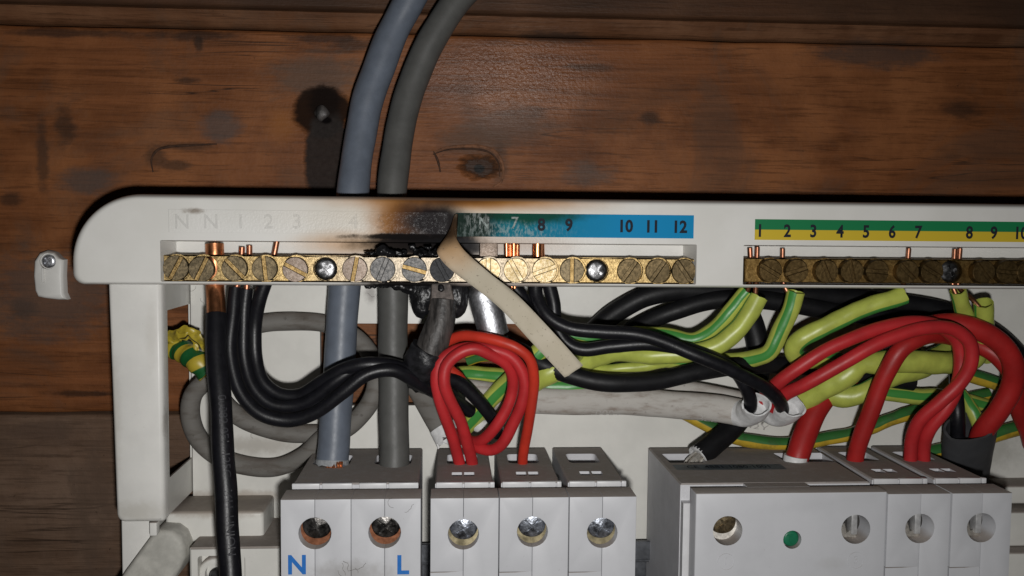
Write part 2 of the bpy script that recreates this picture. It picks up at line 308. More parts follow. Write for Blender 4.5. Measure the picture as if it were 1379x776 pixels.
# ------------------------------------------------------------------ builders
def finish(name, bm, mat, parent=None, smooth=True, auto=40, origin=None, sub=0):
    loc = Vector(origin) if origin is not None else (parent['_o'] if parent else Vector((0, 0, 0)))
    loc = Vector(loc)
    for v in bm.verts: v.co = (v.co-loc)*MM
    me = bpy.data.meshes.new(name); bm.to_mesh(me); bm.free()
    o = bpy.data.objects.new(name, me); C.objects.link(o)
    me.materials.append(M[mat] if isinstance(mat, str) else mat)
    if smooth:
        for f in me.polygons: f.use_smooth = True
        try: me.set_sharp_from_angle(angle=radians(auto))
        except Exception: pass
    o['_o'] = loc
    if parent is None: o.location = loc*MM
    else:
        o.parent = parent; o.location = (loc-Vector(parent['_o']))*MM
    return o
def thing(name, label, cat, at, group=None):
    o = bpy.data.objects.new(name, None); C.objects.link(o); o.location = Vector(at)*MM; o['_o'] = Vector(at)
    o.empty_display_size = .005
    o['label'] = label; o['category'] = cat
    if group: o['group'] = group
    return o
def tag(o, label, cat, group=None):
    o['label'] = label; o['category'] = cat
    if group: o['group'] = group
    return o

def box(bm, a, b, bevel=0, seg=2):
    x0, y0, z0 = [min(a[i], b[i]) for i in range(3)]; x1, y1, z1 = [max(a[i], b[i]) for i in range(3)]
    r = bmesh.ops.create_cube(bm, size=1)
    for v in r['verts']: v.co = Vector((x0+(v.co.x+.5)*(x1-x0), y0+(v.co.y+.5)*(y1-y0), z0+(v.co.z+.5)*(z1-z0)))
    if bevel:
        es = list({e for v in r['verts'] for e in v.link_edges})
        bmesh.ops.bevel(bm, geom=es, offset=bevel, segments=seg, affect='EDGES', profile=.5)
def offs(loop, d):
    """offset a closed 2D loop inwards (loop counter-clockwise)"""
    out = []; n = len(loop)
    for i in range(n):
        p, q, r = Vector(loop[i-1]), Vector(loop[i]), Vector(loop[(i+1) % n])
        a, b = (q-p).normalized(), (r-q).normalized()
        na, nb = Vector((-a.y, a.x)), Vector((-b.y, b.x)); m = (na+nb)
        if m.length < 1e-6: m = na
        m.normalize(); k = max(.35, m.dot(na)); out.append(tuple(q+m*d/k))
    return out
def ccw(loop):
    s = sum(loop[i-1][0]*loop[i][1]-loop[i][0]*loop[i-1][1] for i in range(len(loop)))
    return loop if s > 0 else loop[::-1]
def plate(bm, outline, holes, T, mp, prof=((0, 0),), back=False):
    """solid plate: outline and holes in (u,v); w = 0 is the face, w > 0 goes in. prof: (inset, w) rings of the rounded edge,
    outermost first. holes: (loop, depth, floor?)"""
    outline = ccw(outline)
    rings = [[bm.verts.new(mp(u, v, T)) for u, v in outline]]
    for ins, w in prof:
        lp = offs(outline, ins) if ins else outline
        rings.append([bm.verts.new(mp(u, v, w)) for u, v in lp])
    n = len(outline)
    for a, b in zip(rings, rings[1:]):
        for i in range(n):
            try: bm.faces.new((a[i-1], a[i], b[i], b[i-1]))
            except ValueError: pass
    edges = [bm.edges.get((rings[-1][i-1], rings[-1][i])) for i in range(n)]
    for loop, depth, floor in holes:
        m = len(loop)
        top = [bm.verts.new(mp(u, v, 0)) for u, v in loop]; bot = [bm.verts.new(mp(u, v, depth)) for u, v in loop]
        for i in range(m):
            bm.faces.new((top[i-1], top[i], bot[i], bot[i-1])); edges.append(bm.edges.get((top[i-1], top[i])))
        if floor: bm.faces.new(bot)
    bmesh.ops.triangle_fill(bm, edges=edges, use_beauty=True, use_dissolve=False)
    if back: bm.faces.new(rings[0])
    bmesh.ops.recalc_face_normals(bm, faces=bm.faces[:])
def rect(u0, v0, u1, v1, r=0, seg=4, radii=None):
    if u0 > u1: u0, u1 = u1, u0
    if v0 > v1: v0, v1 = v1, v0
    R = radii or (r, r, r, r)      # bl, br, tr, tl
    out = []
    for (cx, cy, a0), q in zip(((u0, v0, 180), (u1, v0, 270), (u1, v1, 0), (u0, v1, 90)), R):
        if q == 0: out.append((cx, cy)); continue
        ox = cx+q if cx == u0 else cx-q; oy = cy+q if cy == v0 else cy-q
        sg = seg if seg >= 14 else max(seg, int(q*1.2))
        for i in range(sg+1):
            a = radians(a0+90*i/sg); out.append((ox+q*cos(a), oy+q*sin(a)))
    return out
def circ(cu, cv, r, n=24, rv=None): return [(cu+r*cos(2*pi*i/n), cv+(rv or r)*sin(2*pi*i/n)) for i in range(n)]
front = lambda h: (lambda u, v, w: Vector((u, h-DW+w, v)))            # plate facing the camera at h
def topmap(z): return lambda u, v, w: Vector((u, v, z-w))             # plate facing up (u = x, v = y)

def spline(pts, step=1.2):
    """Catmull-Rom through points, resampled evenly"""
    p = [Vector(q) for q in pts]
    if len(p) == 2: dense = [p[0].lerp(p[1], i/20) for i in range(21)]
    else:
        q = [p[0]*2-p[1]]+p+[p[-1]*2-p[-2]]; dense = []
        for i in range(1, len(q)-2):
            a, b, c, d = q[i-1:i+3]
            t0, t1 = 0, max(1e-6, (b-a).length)**.5; t2 = t1+max(1e-6, (c-b).length)**.5; t3 = t2+max(1e-6, (d-c).length)**.5
            for k in range(24):
                t = t1+(t2-t1)*k/24
                A1 = a*((t1-t)/(t1-t0))+b*((t-t0)/(t1-t0)); A2 = b*((t2-t)/(t2-t1))+c*((t-t1)/(t2-t1)); A3 = c*((t3-t)/(t3-t2))+d*((t-t2)/(t3-t2))
                B1 = A1*((t2-t)/(t2-t0))+A2*((t-t0)/(t2-t0)); B2 = A2*((t3-t)/(t3-t1))+A3*((t-t1)/(t3-t1))
                dense.append(B1*((t2-t)/(t2-t1))+B2*((t-t1)/(t2-t1)))
        dense.append(p[-1])
    L = [0]
    for a, b in zip(dense, dense[1:]): L.append(L[-1]+(b-a).length)
    n = max(3, int(L[-1]/step)); out = []; j = 0
    for i in range(n+1):
        s = L[-1]*i/n
        while j < len(L)-2 and L[j+1] < s: j += 1
        f = (s-L[j])/max(1e-9, L[j+1]-L[j]); out.append(dense[j].lerp(dense[j+1], f))
    return out
def frames(path):
    fr = []; prev = None
    for i, p in enumerate(path):
        t = (path[min(i+1, len(path)-1)]-path[max(i-1, 0)]).normalized()
        ref = Vector((0, -1, 0)); f = ref-t*ref.dot(t)
        if prev is not None:
            q = prev-t*prev.dot(t)
            w = min(1, max(0, (f.length-.15)/.35)); f = (q.normalized()*(1-w)+(f.normalized() if f.length > 1e-5 else q)*w)
            if f.length < 1e-4: f = q
        f.normalize(); prev = f; fr.append((p, t, f, t.cross(f)))        # point, tangent, towards camera, side
    return fr
def sweep(bm, path, r, ry=None, n=14, twist=(0, 0), capA=True, capB=True, rf=None, wall=0, jag=0):
    """tube along a path; r across the view, ry towards the camera; rf(s01) scales; wall > 0 makes the end B hollow"""
    if r > .8 and len(path) > 8:                          # nothing bent by hand is a perfect tube
        o = path[0]*.31; L = len(path)-1
        path = [p+Vector((noise.noise(p*.07+o), noise.noise(p*.07+o+Vector((5, 0, 0))), noise.noise(p*.07+o+Vector((0, 5, 0)))))*(.45*min(1, i/6, (L-i)/6)) for i, p in enumerate(path)]
    uvl = bm.loops.layers.uv.verify(); fr = frames(path); rings = []; N = len(fr); s = 0; ss = []
    for i, (p, t, f, d) in enumerate(fr):
        if i: s += (p-fr[i-1][0]).length
        ss.append(s)
        k = (rf(i/(N-1)) if rf else 1)*(1+(.05*noise.noise(p*.11+Vector((r*7, 0, 0))) if r > .8 else 0))
        ring = []
        for j in range(n):
            a = 2*pi*j/n
            q = p+d*(sin(a)*r*k)+f*(cos(a)*(ry or r)*k)
            if jag and i == N-1: q += t*(jag*noise.noise(Vector((a*2.3, r, jag)))*2)
            ring.append(bm.verts.new(q))
        rings.append(ring)
    for i in range(N-1):
        for j in range(n):
            k = (j+1) % n
            fa = bm.faces.new((rings[i][j], rings[i+1][j], rings[i+1][k], rings[i][k]))
            for lp, (uu, ii) in zip(fa.loops, ((j, i), (j, i+1), (j+1, i+1), (j+1, i))):
                tw = twist[0]+(twist[1]-twist[0])*ii/(N-1)
                lp[uvl].uv = (uu/n+tw+.5, ss[ii]*MM)
    if capA: bm.faces.new(rings[0])
    if wall:
        p, t, f, d = fr[-1]; inner = []
        for ring_i, back in ((N-1, 0), (max(0, N-9), 0)):
            c = fr[ring_i][0]; inner.append([bm.verts.new(c+(v.co-c)*(1-wall/r)) for v in rings[ring_i]])
        for j in range(n):
            k = (j+1) % n
            bm.faces.new((rings[-1][j], rings[-1][k], inner[0][k], inner[0][j])); bm.faces.new((inner[0][j], inner[0][k], inner[1][k], inner[1][j]))
        bm.faces.new(inner[1])
    elif capB: bm.faces.new(rings[-1])
    bmesh.ops.recalc_face_normals(bm, faces=bm.faces[:])
    return fr
def pxs(pts, h=None):
    return [P(a[0], a[1], a[2] if len(a) > 2 else h) for a in pts]
def tube(name, pts, r, mat, parent=None, n=14, step=1.2, **k):
    bm = bmesh.new(); path = spline(pts, step); sweep(bm, path, r, n=n, **k)
    o = finish(name, bm, mat, parent, auto=50, origin=None if parent else path[0])
    return o
def wire(name, label, cat, pts, r, mat, ends=(), group=None, part='insulation', n=14, h=None, core='copper', **k):
    """a cable as a thing: its insulation and any bare ends: ends = [(points, radius, material)]"""
    pp = pxs(pts, h)
    t = thing(name, label, cat, pp[0], group)
    tube(part, pp, r, mat, t, n, **k)
    for e in ends:
        tube('copper_core' if 'copper' in e[2] else 'wire_strands', pxs(e[0], h), e[1], e[2], t, 10, step=.7)
    return t

def text_mesh(s, size, bold=0., depth=0., line=0.):
    cu = bpy.data.curves.new('t', 'FONT'); cu.body = s; cu.size = size; cu.align_x = 'CENTER'; cu.align_y = 'CENTER'; cu.offset = bold; cu.extrude = depth; cu.resolution_u = 3
    if line: cu.fill_mode = 'NONE' if hasattr(cu, 'fill_mode') and 'NONE' in cu.bl_rna.properties['fill_mode'].enum_items else cu.fill_mode; cu.bevel_depth = line; cu.bevel_resolution = 1
    ob = bpy.data.objects.new('t', cu); C.objects.link(ob); dg = bpy.context.evaluated_depsgraph_get(); dg.update()
    me = bpy.data.meshes.new_from_object(ob.evaluated_get(dg)); bpy.data.objects.remove(ob); bpy.data.curves.remove(cu)
    return me
def letters(bm, items, y, size, bold=0., depth=0., squash=1., line=0.):
    """items: (string, x mm, z mm) laid on the plane y (mm), facing the camera"""
    for s, x, z in items:
        me = text_mesh(s, size, bold, depth, line); n0 = len(bm.verts); bm.from_mesh(me); bm.verts.ensure_lookup_table()
        for v in bm.verts[n0:]: v.co = Vector((x+v.co.x*squash, y-v.co.z, z+v.co.y))
        bpy.data.meshes.remove(me)
def letters_on_tube(bm, s, path, s0, size, ang, r, ry=None, lift=.12, flip=False):
    """raised lettering running along a cable"""
    fr = frames(path); me = text_mesh(s, size, .0); L = [0]
    for a, b in zip(fr, fr[1:]): L.append(L[-1]+(b[0]-a[0]).length)
    n0 = len(bm.verts); bm.from_mesh(me); bm.verts.ensure_lookup_table(); bpy.data.meshes.remove(me)
    for v in bm.verts[n0:]:
        u, w = v.co.x, v.co.y
        w = -w
        if flip: u, w = -u, -w
        d = s0+u; i = 0
        while i < len(L)-2 and L[i+1] < d: i += 1
        p, t, f, sd = fr[i]; a = ang+w/r
        v.co = p+t*(d-L[i])+sd*(sin(a)*(r+lift))+f*(cos(a)*((ry or r)+lift))

# ------------------------------------------------------------------ the plank wall
wall = bpy.data.objects.new('plank_wall', None); C.objects.link(wall); wall['kind'] = 'structure'; wall['_o'] = Vector((0, 0, 0))
def plank(z0, z1, mat, y_at, x0=-260, x1=300, nz=30):
    bm = bmesh.new(); nx = 70; g = []
    zs = [z0+d for d in (0, .25, .6, 1.1)]+[z0+2+(z1-z0-4)*k/nz for k in range(nz+1)]+[z1-d for d in (1.1, .6, .25, 0)]; nz = len(zs)-1
    for j in range(nz+1):
        z = zs[j]; row = []
        for i in range(nx+1):
            x = x0+(x1-x0)*i/nx
            e = min(z-z0, z1-z)
            y = y_at((z-z0)/(z1-z0), z)+(.35*noise.noise(Vector((x*.012, z*.03, z0)))) + (.9*max(0, 1-e/.9)**1.5)
            zz = z+(.45*noise.noise(Vector((x*.05, 3, z0+(1 if j > nz/2 else 0)*7))) if e < 1.2 else 0)
            row.append(bm.verts.new((x, y, zz)))
        g.append(row)
    for j in range(nz):
        for i in range(nx): bm.faces.new((g[j][i], g[j][i+1], g[j+1][i+1], g[j+1][i]))
    # thickness
    bot = [bm.verts.new((v.co.x, 18, v.co.z)) for v in g[0]]; top = [bm.verts.new((v.co.x, 18, v.co.z)) for v in g[-1]]
    for i in range(nx):
        bm.faces.new((bot[i], bot[i+1], g[0][i+1], g[0][i])); bm.faces.new((g[-1][i], g[-1][i+1], top[i+1], top[i])); bm.faces.new((bot[i+1], bot[i], top[i], top[i+1]))
    return finish('plank', bm, mat, wall, auto=60)
zg = Z_(400, 43, DW); zl = Z_(70, 557, DW)
plank(zg+.45, zg+130, 'wood_up', lambda t, z: -1.2-4.2*min(1, (z-zg)/5.5)+3.0*min(1, max(0, (z-zg-5.6)/.8)), nz=140)
plank(zl+.4, zg-.35, 'wood', lambda t, z: 1.6*(2*t-1)**2-1.6 if t < .5 else -.9*(2*t-1)**2-1.6+1.6*0)
plank(zl-125, zl-.4, 'wood_low', lambda t, z: -.6)
# ------------------------------------------------------------------ the burn on the wall: nail, and scars round a clip's screw hole, which is only painted dark
bm = bmesh.new(); q = P(433, 152, DW-3)
bmesh.ops.create_uvsphere(bm, u_segments=20, v_segments=12, radius=2.5, matrix=Matrix.Translation(q) @ Matrix.Diagonal((.95, .5, 1.0, 1)))
for v in bm.verts: v.co += Vector((noise.noise(v.co*.5), 0, noise.noise(v.co*.5+Vector((0, 9, 0)))))*.55
sweep(bm, [q+Vector((0, 1, 0)), q+Vector((0, 2, -.3)), q+Vector((0, 4, -.5))], 1.2, n=10)
tag(finish('nail', bm, 'char_sleeve', origin=q), 'sooty nail head driven into the charred patch of the plank wall', 'nail')

def mark(pts, r, mat, ry=.25):
    bm = bmesh.new(); sweep(bm, spline(pxs(pts, DW-1.75+0), .5), r, ry, n=8, rf=lambda s: .5+.5*sin(pi*min(1, max(0, s)))+.3*noise.noise(Vector((s*14, r, 1))))
    for v in bm.verts: v.co.y += .0
    return finish('pressed_scar', bm, mat, wall)
mark([(585, 205), (600, 199), (625, 197), (650, 198), (666, 204), (675, 216), (678, 232), (674, 246), (664, 252)], .55, 'wood_scar')
mark([(583, 208), (602, 202), (640, 201), (660, 206), (671, 219), (673, 238)], .35, 'wood_groove', .3)
mark([(584, 204), (590, 218), (593, 232)], .4, 'wood_groove', .3)
mark([(206, 232), (204, 215), (211, 203), (226, 198), (255, 196), (292, 194)], .45, 'wood_groove', .3)
# ------------------------------------------------------------------ the consumer unit (enclosure)
HP, HR = 293.0, 260.0                       # back panel front, rail front
unit = thing('consumer_unit', 'white plastic consumer unit with its cover off, scorched brown along the top rail', 'fuse box', P(600, 500, HP))
# back panel with the cable cut-out
bm = bmesh.new()
xl, xr = X_(258, 500, HP), X_(1500, 500, HP); zt, zb = Z_(600, 330, HP), Z_(600, 850, HP)
cut = rect(X_(431, 470, HP), Z_(600, 546, HP), X_(828, 470, HP), Z_(600, 436, HP), 1.2)
plate(bm, rect(xl, zb, xr, zt), [(cut, 3.2, False)], 3.2, front(HP), ((0, 0),))
finish('back_panel', bm, 'panel', unit, auto=30)
# raised ribs and bosses of the panel at lower left and right
def block(name, p0, p1, h0, h1, mat='panel', bev=.8):
    """box from panel depth h1 to front h0; p0, p1 pixel corners of its front face"""
    b = bmesh.new(); a, c = P(*p0, h0), P(*p1, h0); box(b, (a.x, h0-DW, a.z), (c.x, h1-DW, c.z), bev, 3); return finish(name, b, mat, unit)
block('moulded_block', (222, 690), (355, 730), 276, HP+1, bev=1.2)
a, c = P(255, 738, 266), P(392, 800, 266)
bm = bmesh.new(); hole = rect(P(266, 749, 266).x, c.z+1, P(330, 749, 266).x, P(266, 749, 266).z, 1)
plate(bm, rect(a.x, c.z, c.x, a.z, .4), [(hole, 5, True)], 27, front(266), ((0, .5), (.5, 0)))
mb = finish('moulded_block', bm, 'panel', unit, auto=30)
bm = bmesh.new(); q = P(292, 772, 269)
plate(bm, circ(q.x, q.z, 5.2), [(circ(q.x, q.z, 3.2), 2.5, True)], 3, front(268), ((0, .8), (.5, .2), (1, 0)))
finish('screw_boss', bm, 'panel', mb)
bm = bmesh.new(); plate(bm, circ(q.x, q.z-1.2, 2.6), [], 2, front(269.2), ((0, .6), (.7, 0))); finish('fixing_screw', bm, 'pozi', mb)
# side post: cover strip, return wall with its cut-out
HF = 264.0
a, b_ = P(141, 380, HF), P(222, 704, HF)
bm = bmesh.new()
plate(bm, rect(a.x+.6, b_.z, b_.x, a.z+6, radii=(2.4, 1.2, 0, 0)), [], 4.0, front(HF), ((0, 1.6), (.25, .8), (.7, .25), (1.3, 0)), back=True)
for v in bm.verts: v.co.x += (a.z-v.co.z)*.018*(1 if v.co.x < (a.x+b_.x)/2 else -.008)
finish('side_cover', bm, 'white', unit)
sx = b_.x-.4
bm = bmesh.new()
side = lambda u, v, w: Vector((sx-w, u, v))
y0, y1 = HF+3.4-DW, HP+1.0-DW
hz0, hz1 = Z_(240, 626, 285), Z_(245, 413, 283)
plate(bm, rect(y0, b_.z+.6, y1, a.z+5), [(rect(y0+3.0, hz0, y1-.5, hz1, .3), .5, False)], .5, side, back=False)
finish('side_wall', bm, 'panel', unit, auto=30)
block('cover_tab', (201, 704), (211, 722), 265, 268, 'white', .3)
# lower left corner: rounded shoulder and the strip beneath the post
block('corner_strip', (163, 700), (203, 790), 272, 290, 'white', .5)
bm = bmesh.new(); hh = 268
sh = [(203, 722), (214, 715), (232, 716), (243, 724), (249, 738), (249, 752), (243, 766), (228, 790), (150, 800), (166, 772)]
plate(bm, [(P(x, y, hh).x, P(x, y, hh).z) for x, y in sh], [], 24, front(hh), ((0, 1.5), (.4, .5), (1.2, 0)))
finish('corner_shoulder', bm, 'boss', unit)
# right end of the panel: dusty ribs
block('moulded_block', (1352, 655), (1460, 678), 283, HP+1, bev=.8)
block('moulded_block', (1345, 690), (1460, 735), 279, HP+1, bev=.8)
block('moulded_block', (1352, 745), (1460, 800), 274, HP+1, bev=.8)
# top rail with its two long slots
x0, x1 = X_(93, 350, HR), X_(1520, 350, HR)
zt, zb = (Z_(300, 261.5, HR+3)+Z_(1379, 276, HR+3))/2, (Z_(220, 385, HR)+Z_(1379, 390, HR))/2
sz1, sz0 = Z_(220, 324, HR)*.5+Z_(930, 329, HR)*.5, Z_(220, 380.5, HR)*.5+Z_(930, 382, HR)*.5
s1 = (X_(216, 350, HR), X_(938, 350, HR)); s2 = (X_(1001, 350, HR), X_(1500, 350, HR))
prof = tuple((6.5*(1-cos(radians(a)))*1.0, 9*(1-sin(radians(a)))) for a in (0, 15, 30, 45, 60, 75, 90))
bm = bmesh.new()
plate(bm, rect(x0, zb, x1, zt, radii=(3.2, 3, 3, 19), seg=12), [], 36, front(HR), ((0, 0),))
bm.free()
# (edge: rounded more on top and left than below, so the rings are built by hand)
def rail_ring(ix, it, ib, rtl, rbl):
    return rect(x0+ix, zb+ib, x1, zt-it, radii=(rbl, .01, .01, rtl), seg=22)
bm = bmesh.new(); rings = []
N = 6
specs = [(0, 0, 0, 19, 3.4, 30)]+[(2.6*(1-cos(pi/2*k/N)), 1.7*(1-cos(pi/2*k/N)), 1.0*(1-cos(pi/2*k/N)), 19-2.2*(1-cos(pi/2*k/N)), 3.2-.5*(1-cos(pi/2*k/N)), 3.6*(1-sin(pi/2*k/N))) for k in range(N+1)]
for ix, it, ib, a_, b2, w in specs: rings.append([bm.verts.new((u, HR-DW+w, v)) for u, v in rail_ring(ix, it, ib, a_, b2)])
for A, B in zip(rings, rings[1:]):
    for i in range(len(A)): bm.faces.new((A[i-1], A[i], B[i], B[i-1]))
edges = [bm.edges.get((rings[-1][i-1], rings[-1][i])) for i in range(len(rings[-1]))]
for (u0, u1) in (s1, s2):
    lp = rect(u0, sz0, u1, sz1, .3, 2); top = [bm.verts.new((u, HR-DW, v)) for u, v in lp]
    lb = rect(u0+1.2, sz0+.0, u1-1.2, sz1-.5, .3, 2); bot = [bm.verts.new((u, HR-DW+11, v)) for u, v in lb]
    for i in range(len(lp)): bm.faces.new((top[i-1], top[i], bot[i], bot[i-1])); edges.append(bm.edges.get((top[i-1], top[i])))
    bm.faces.new(bot)
bmesh.ops.triangle_fill(bm, edges=edges, use_beauty=True, use_dissolve=False)
bmesh.ops.recalc_face_normals(bm, faces=bm.faces[:])
rail = finish('top_rail', bm, 'rail', unit, auto=32)
# small shelf lip along the slots' top and the bridge between them
def zrow(y0, y1, xa, xb, x, h=HR): return Z_(x, y0+(y1-y0)*(x-xa)/(xb-xa), h)
bm = bmesh.new()
nums = [('N', 245), ('N', 284), ('1', 324), ('2', 362), ('3', 400), ('4', 476), ('5', 513), ('6', 549), ('N1', 588)]
letters(bm, [(s, X_(x, 300, HR), Z_(x, 299.5, HR)) for s, x in nums], HR-DW-.0, 5.6, .0, 0, 1., .05)
finish('embossed_numbers', bm, 'rail_digit_shade', rail)
# the blue neutral label with its torn, folded end
lx0, lx1 = X_(614, 303, HR), X_(934, 305, HR)
lz1, lz0 = Z_(775, 288.5, HR), Z_(775, 320, HR)
bm = bmesh.new(); plate(bm, rect(lx0, lz0, lx1, lz1), [], .18, front(HR-.2))
lab = finish('neutral_label', bm, 'label_blue', unit, smooth=False)
bm = bmesh.new()
letters(bm, [(s, X_(x, 304, HR), Z_(x, y, HR)) for s, x, y in (('8', 729, 303.5), ('9', 766, 304), ('10', 842, 305.5), ('11', 878, 306), ('12', 915, 306.5))], HR-DW-.26, 4.7, .17, 0, .92)
finish('numbers', bm, 'print_black', lab, smooth=False)
bm = bmesh.new(); letters(bm, [('N', X_(652, 302, HR), Z_(652, 301, HR)), ('7', X_(693, 302, HR), Z_(693, 301, HR))], HR-DW-.26, 4.6, .06, 0, .92); finish('scratched_numbers', bm, 'worn_print', lab, smooth=False)
pairs = [((615, 321), (616.5, 288), 259.4), ((606, 323), (614, 288), 258.4), ((597, 327), (611, 294), 257), ((590.5, 333), (611, 308), 254.5), ((589, 341), (615, 322), 252), ((595, 351), (623, 335), 250.5),
         ((609, 365), (634, 346), 249.6), ((641, 389), (662, 370), 248.6), ((673, 415), (695, 396), 247.8), ((715, 460), (738, 440), 246.6), ((760, 508), (786, 493), 245)]
La = spline([P(*a, h) for a, b, h in pairs], .5); Lb = spline([P(*b, h) for a, b, h in pairs], .5)
def at(L, f): x = f*(len(L)-1); i = min(int(x), len(L)-2); return L[i].lerp(L[i+1], x-i)
bm = bmesh.new(); g = []
for i in range(71):
    f = i/70; A, B = at(La, f), at(Lb, f); g.append([bm.verts.new(A.lerp(B, k/5)+Vector((0, -.15*sin(pi*k/5)*min(1, f*3), 0))) for k in range(6)])
for i in range(70):
    for k in range(5): bm.faces.new((g[i][k], g[i+1][k], g[i+1][k+1], g[i][k+1]))
for v in bm.verts: v.co.y += .9*noise.noise(v.co*.16)+.25*noise.noise(v.co*.6)
for k, v in enumerate(g[-1]): v.co += Vector((.35, 0, -.3))*noise.noise(Vector((k*1.7, 2, 0)))
tail = finish('peeled_end', bm, 'label_back', lab, auto=80); so = tail.modifiers.new('thick', 'SOLIDIFY'); so.thickness = .00028; so.offset = 0
# green and yellow earth label
ex0, ex1 = X_(1016.5, 308, HR), X_(1470, 318, HR)
bm = bmesh.new(); ez1, ez0 = Z_(1180, 297, HR), Z_(1180, 324.5, HR)
plate(bm, rect(ex0, ez0, ex1, ez1), [], .18, front(HR-.2)); el = finish('earth_label', bm, 'label_earth', unit, smooth=False)
bm = bmesh.new()
letters(bm, [(str(i+1), X_(x, 311, HR), Z_(1180, 313, HR)) for i, x in enumerate((1023, 1060, 1095, 1131, 1166, 1201, 1236, 1305, 1338, 1374))], HR-DW-.26, 4.9, .15, 0, .86)
finish('numbers', bm, 'print_black', el, smooth=False)

# ------------------------------------------------------------------ terminal bars
def screw_bm(rot, r=3.45, proud=1.0, slot=.52, hcap=None):
    """slotted cheese head about the origin, facing -y"""
    bm = bmesh.new(); n = 14
    for sgn in (1, -1):
        a0 = math.asin(slot/r)
        lp = [(r*cos(a0+(pi-2*a0)*i/n), sgn*(r*sin(a0+(pi-2*a0)*i/n))) for i in range(n+1)]
        plate(bm, lp, [], proud+.6, lambda u, v, w: Vector((u, w-proud, v)), ((0, .18), (.16, 0)))
    for v in bm.verts:
        x, z = v.co.x, v.co.z; a = radians(-rot); v.co.x, v.co.z = x*cos(a)-z*sin(a), x*sin(a)+z*cos(a)
    return bm
def terminal_bar(name, label, xa, xb, ya, yb, mat, hf, screws, pozis, r):
    zt_, zb_ = (Z_(xa, ya[0], hf)+Z_(xb, yb[0], hf))/2, (Z_(xa, ya[1], hf)+Z_(xb, yb[1], hf))/2
    X0, X1 = X_(xa, 360, hf), X_(xb, 362, hf); zc = (zt_+zb_)/2
    t = thing(name, label, 'terminal bar', ((X0+X1)/2, hf-DW, zc))
    bm = bmesh.new(); holes = []
    for px in pozis: holes.append((circ(X_(px, 361, hf), zc, 3.4, 20), 2.0, True))
    for px, *_ in screws: holes.append((circ(X_(px, 361, hf)+.35, zc+.05, r+.32, 20), 1.8, True))
    holes2 = []
    for i, hl in enumerate(holes):                      # drop holes that would overlap
        holes2.append(hl)
    plate(bm, rect(X0, zb_, X1, zt_), holes2, 8.2, front(hf), ((0, .25), (.25, 0)), back=True)
    finish('brass_bar', bm, mat, t, auto=30)
    for px, ang, m, pr, dz in screws:
        sm = screw_bm(ang, r, pr); c = Vector((X_(px, 361, hf), hf-DW, zc+dz))
        for v in sm.verts: v.co += c
        so_ = finish('terminal_screw', sm, m, t, auto=35, origin=c)
        f_ = bmesh.new(); plate(f_, circ(c.x, c.z, r-.06, 20), [], 1.2, lambda u, v, w: Vector((u, hf-DW-pr+.62+w, v)))
        finish('slot_floor', f_, 'slot_brass' if m in ('screw_brass', 'screw_pink') or px == 558 else ('screw_bright' if m == 'screw_bright' else m), so_, auto=30)
    for k, px in enumerate(pozis):
        c = Vector((X_(px, 361, hf), hf-DW+.5, zc)); b2 = bmesh.new(); cr = []
        w_, l_ = .42, 1.9; a = radians(25+30*k)
        for u, v in ((w_, w_), (w_, l_), (-w_, l_), (-w_, w_), (-l_, w_), (-l_, -w_), (-w_, -w_), (-w_, -l_), (w_, -l_), (w_, -w_), (l_, -w_), (l_, w_)):
            cr.append((c.x+u*cos(a)-v*sin(a), c.z+u*sin(a)+v*cos(a)))
        plate(b2, circ(c.x, c.z, 3.2, 24), [(cr, 1.3, True)], 1.4, lambda u, v, w: Vector((u, c.y+w-.35*max(0, 1-((u-c.x)**2+(v-c.z)**2)/10), v)), ((0, .5), (.5, .1), (.9, 0)))
        finish('fixing_screw', b2, 'pozi', t, origin=c)
    return t, zc
br, dk, pk, sb, sg, sk = 'screw_brass', 'screw_dark', 'screw_pink', 'screw_bright', 'screw_soot', 'screw_black'
NB, zN = terminal_bar('neutral_terminal_bar', 'long brass neutral bar under the blue label, blackened in the middle', 219.5, 936, (344, 378.5), (348.5, 381.7), 'bar', 262, [
    (237, 118, br, .5, 0), (272.5, 116, br, 1.2, -.25), (316.5, 46, br, .9, 0), (357, 84, br, .9, 0), (398, 28, pk, .9, -.2), (478, 101, pk, .8, 0), (515.5, 112, sg, .8, 0), (558, 15, sg, .8, 0), (595.5, 62, sk, .8, 0),
    (657.5, 90, sb, .8, 0), (694.5, 60, sb, .8, 0), (733, -20, sb, .8, 0), (770, 90, br, .8, 0), (847, -55, 'screw_worn', 1., 0), (885, -55, 'screw_worn', 1.1, 0), (920, 55, 'screw_worn', 1.1, 0)], [438, 804], 3.5)
EB, zE = terminal_bar('earth_terminal_bar', 'dull brown brass earth bar under the green and yellow label', 1003, 1450, (349, 381.5), (350, 382), 'bar_dark', 262.5, [
    (1034, 30, dk, 2.6, 0), (1069.5, -18, dk, 2.4, 0), (1108.7, 66, dk, 2.8, -.1), (1143, 76, dk, 2.6, 0), (1176.5, 4, dk, 2.8, 0), (1217.6, 45, dk, 2.4, -.1), (1250, 30, dk, 2.6, 0), (1318.5, 50, dk, 2.8, 0), (1350, 5, dk, 2.8, .1), (1378, 70, dk, 2.6, 0),
    (1415, 20, dk, 2.6, 0)], [1281], 3.35)

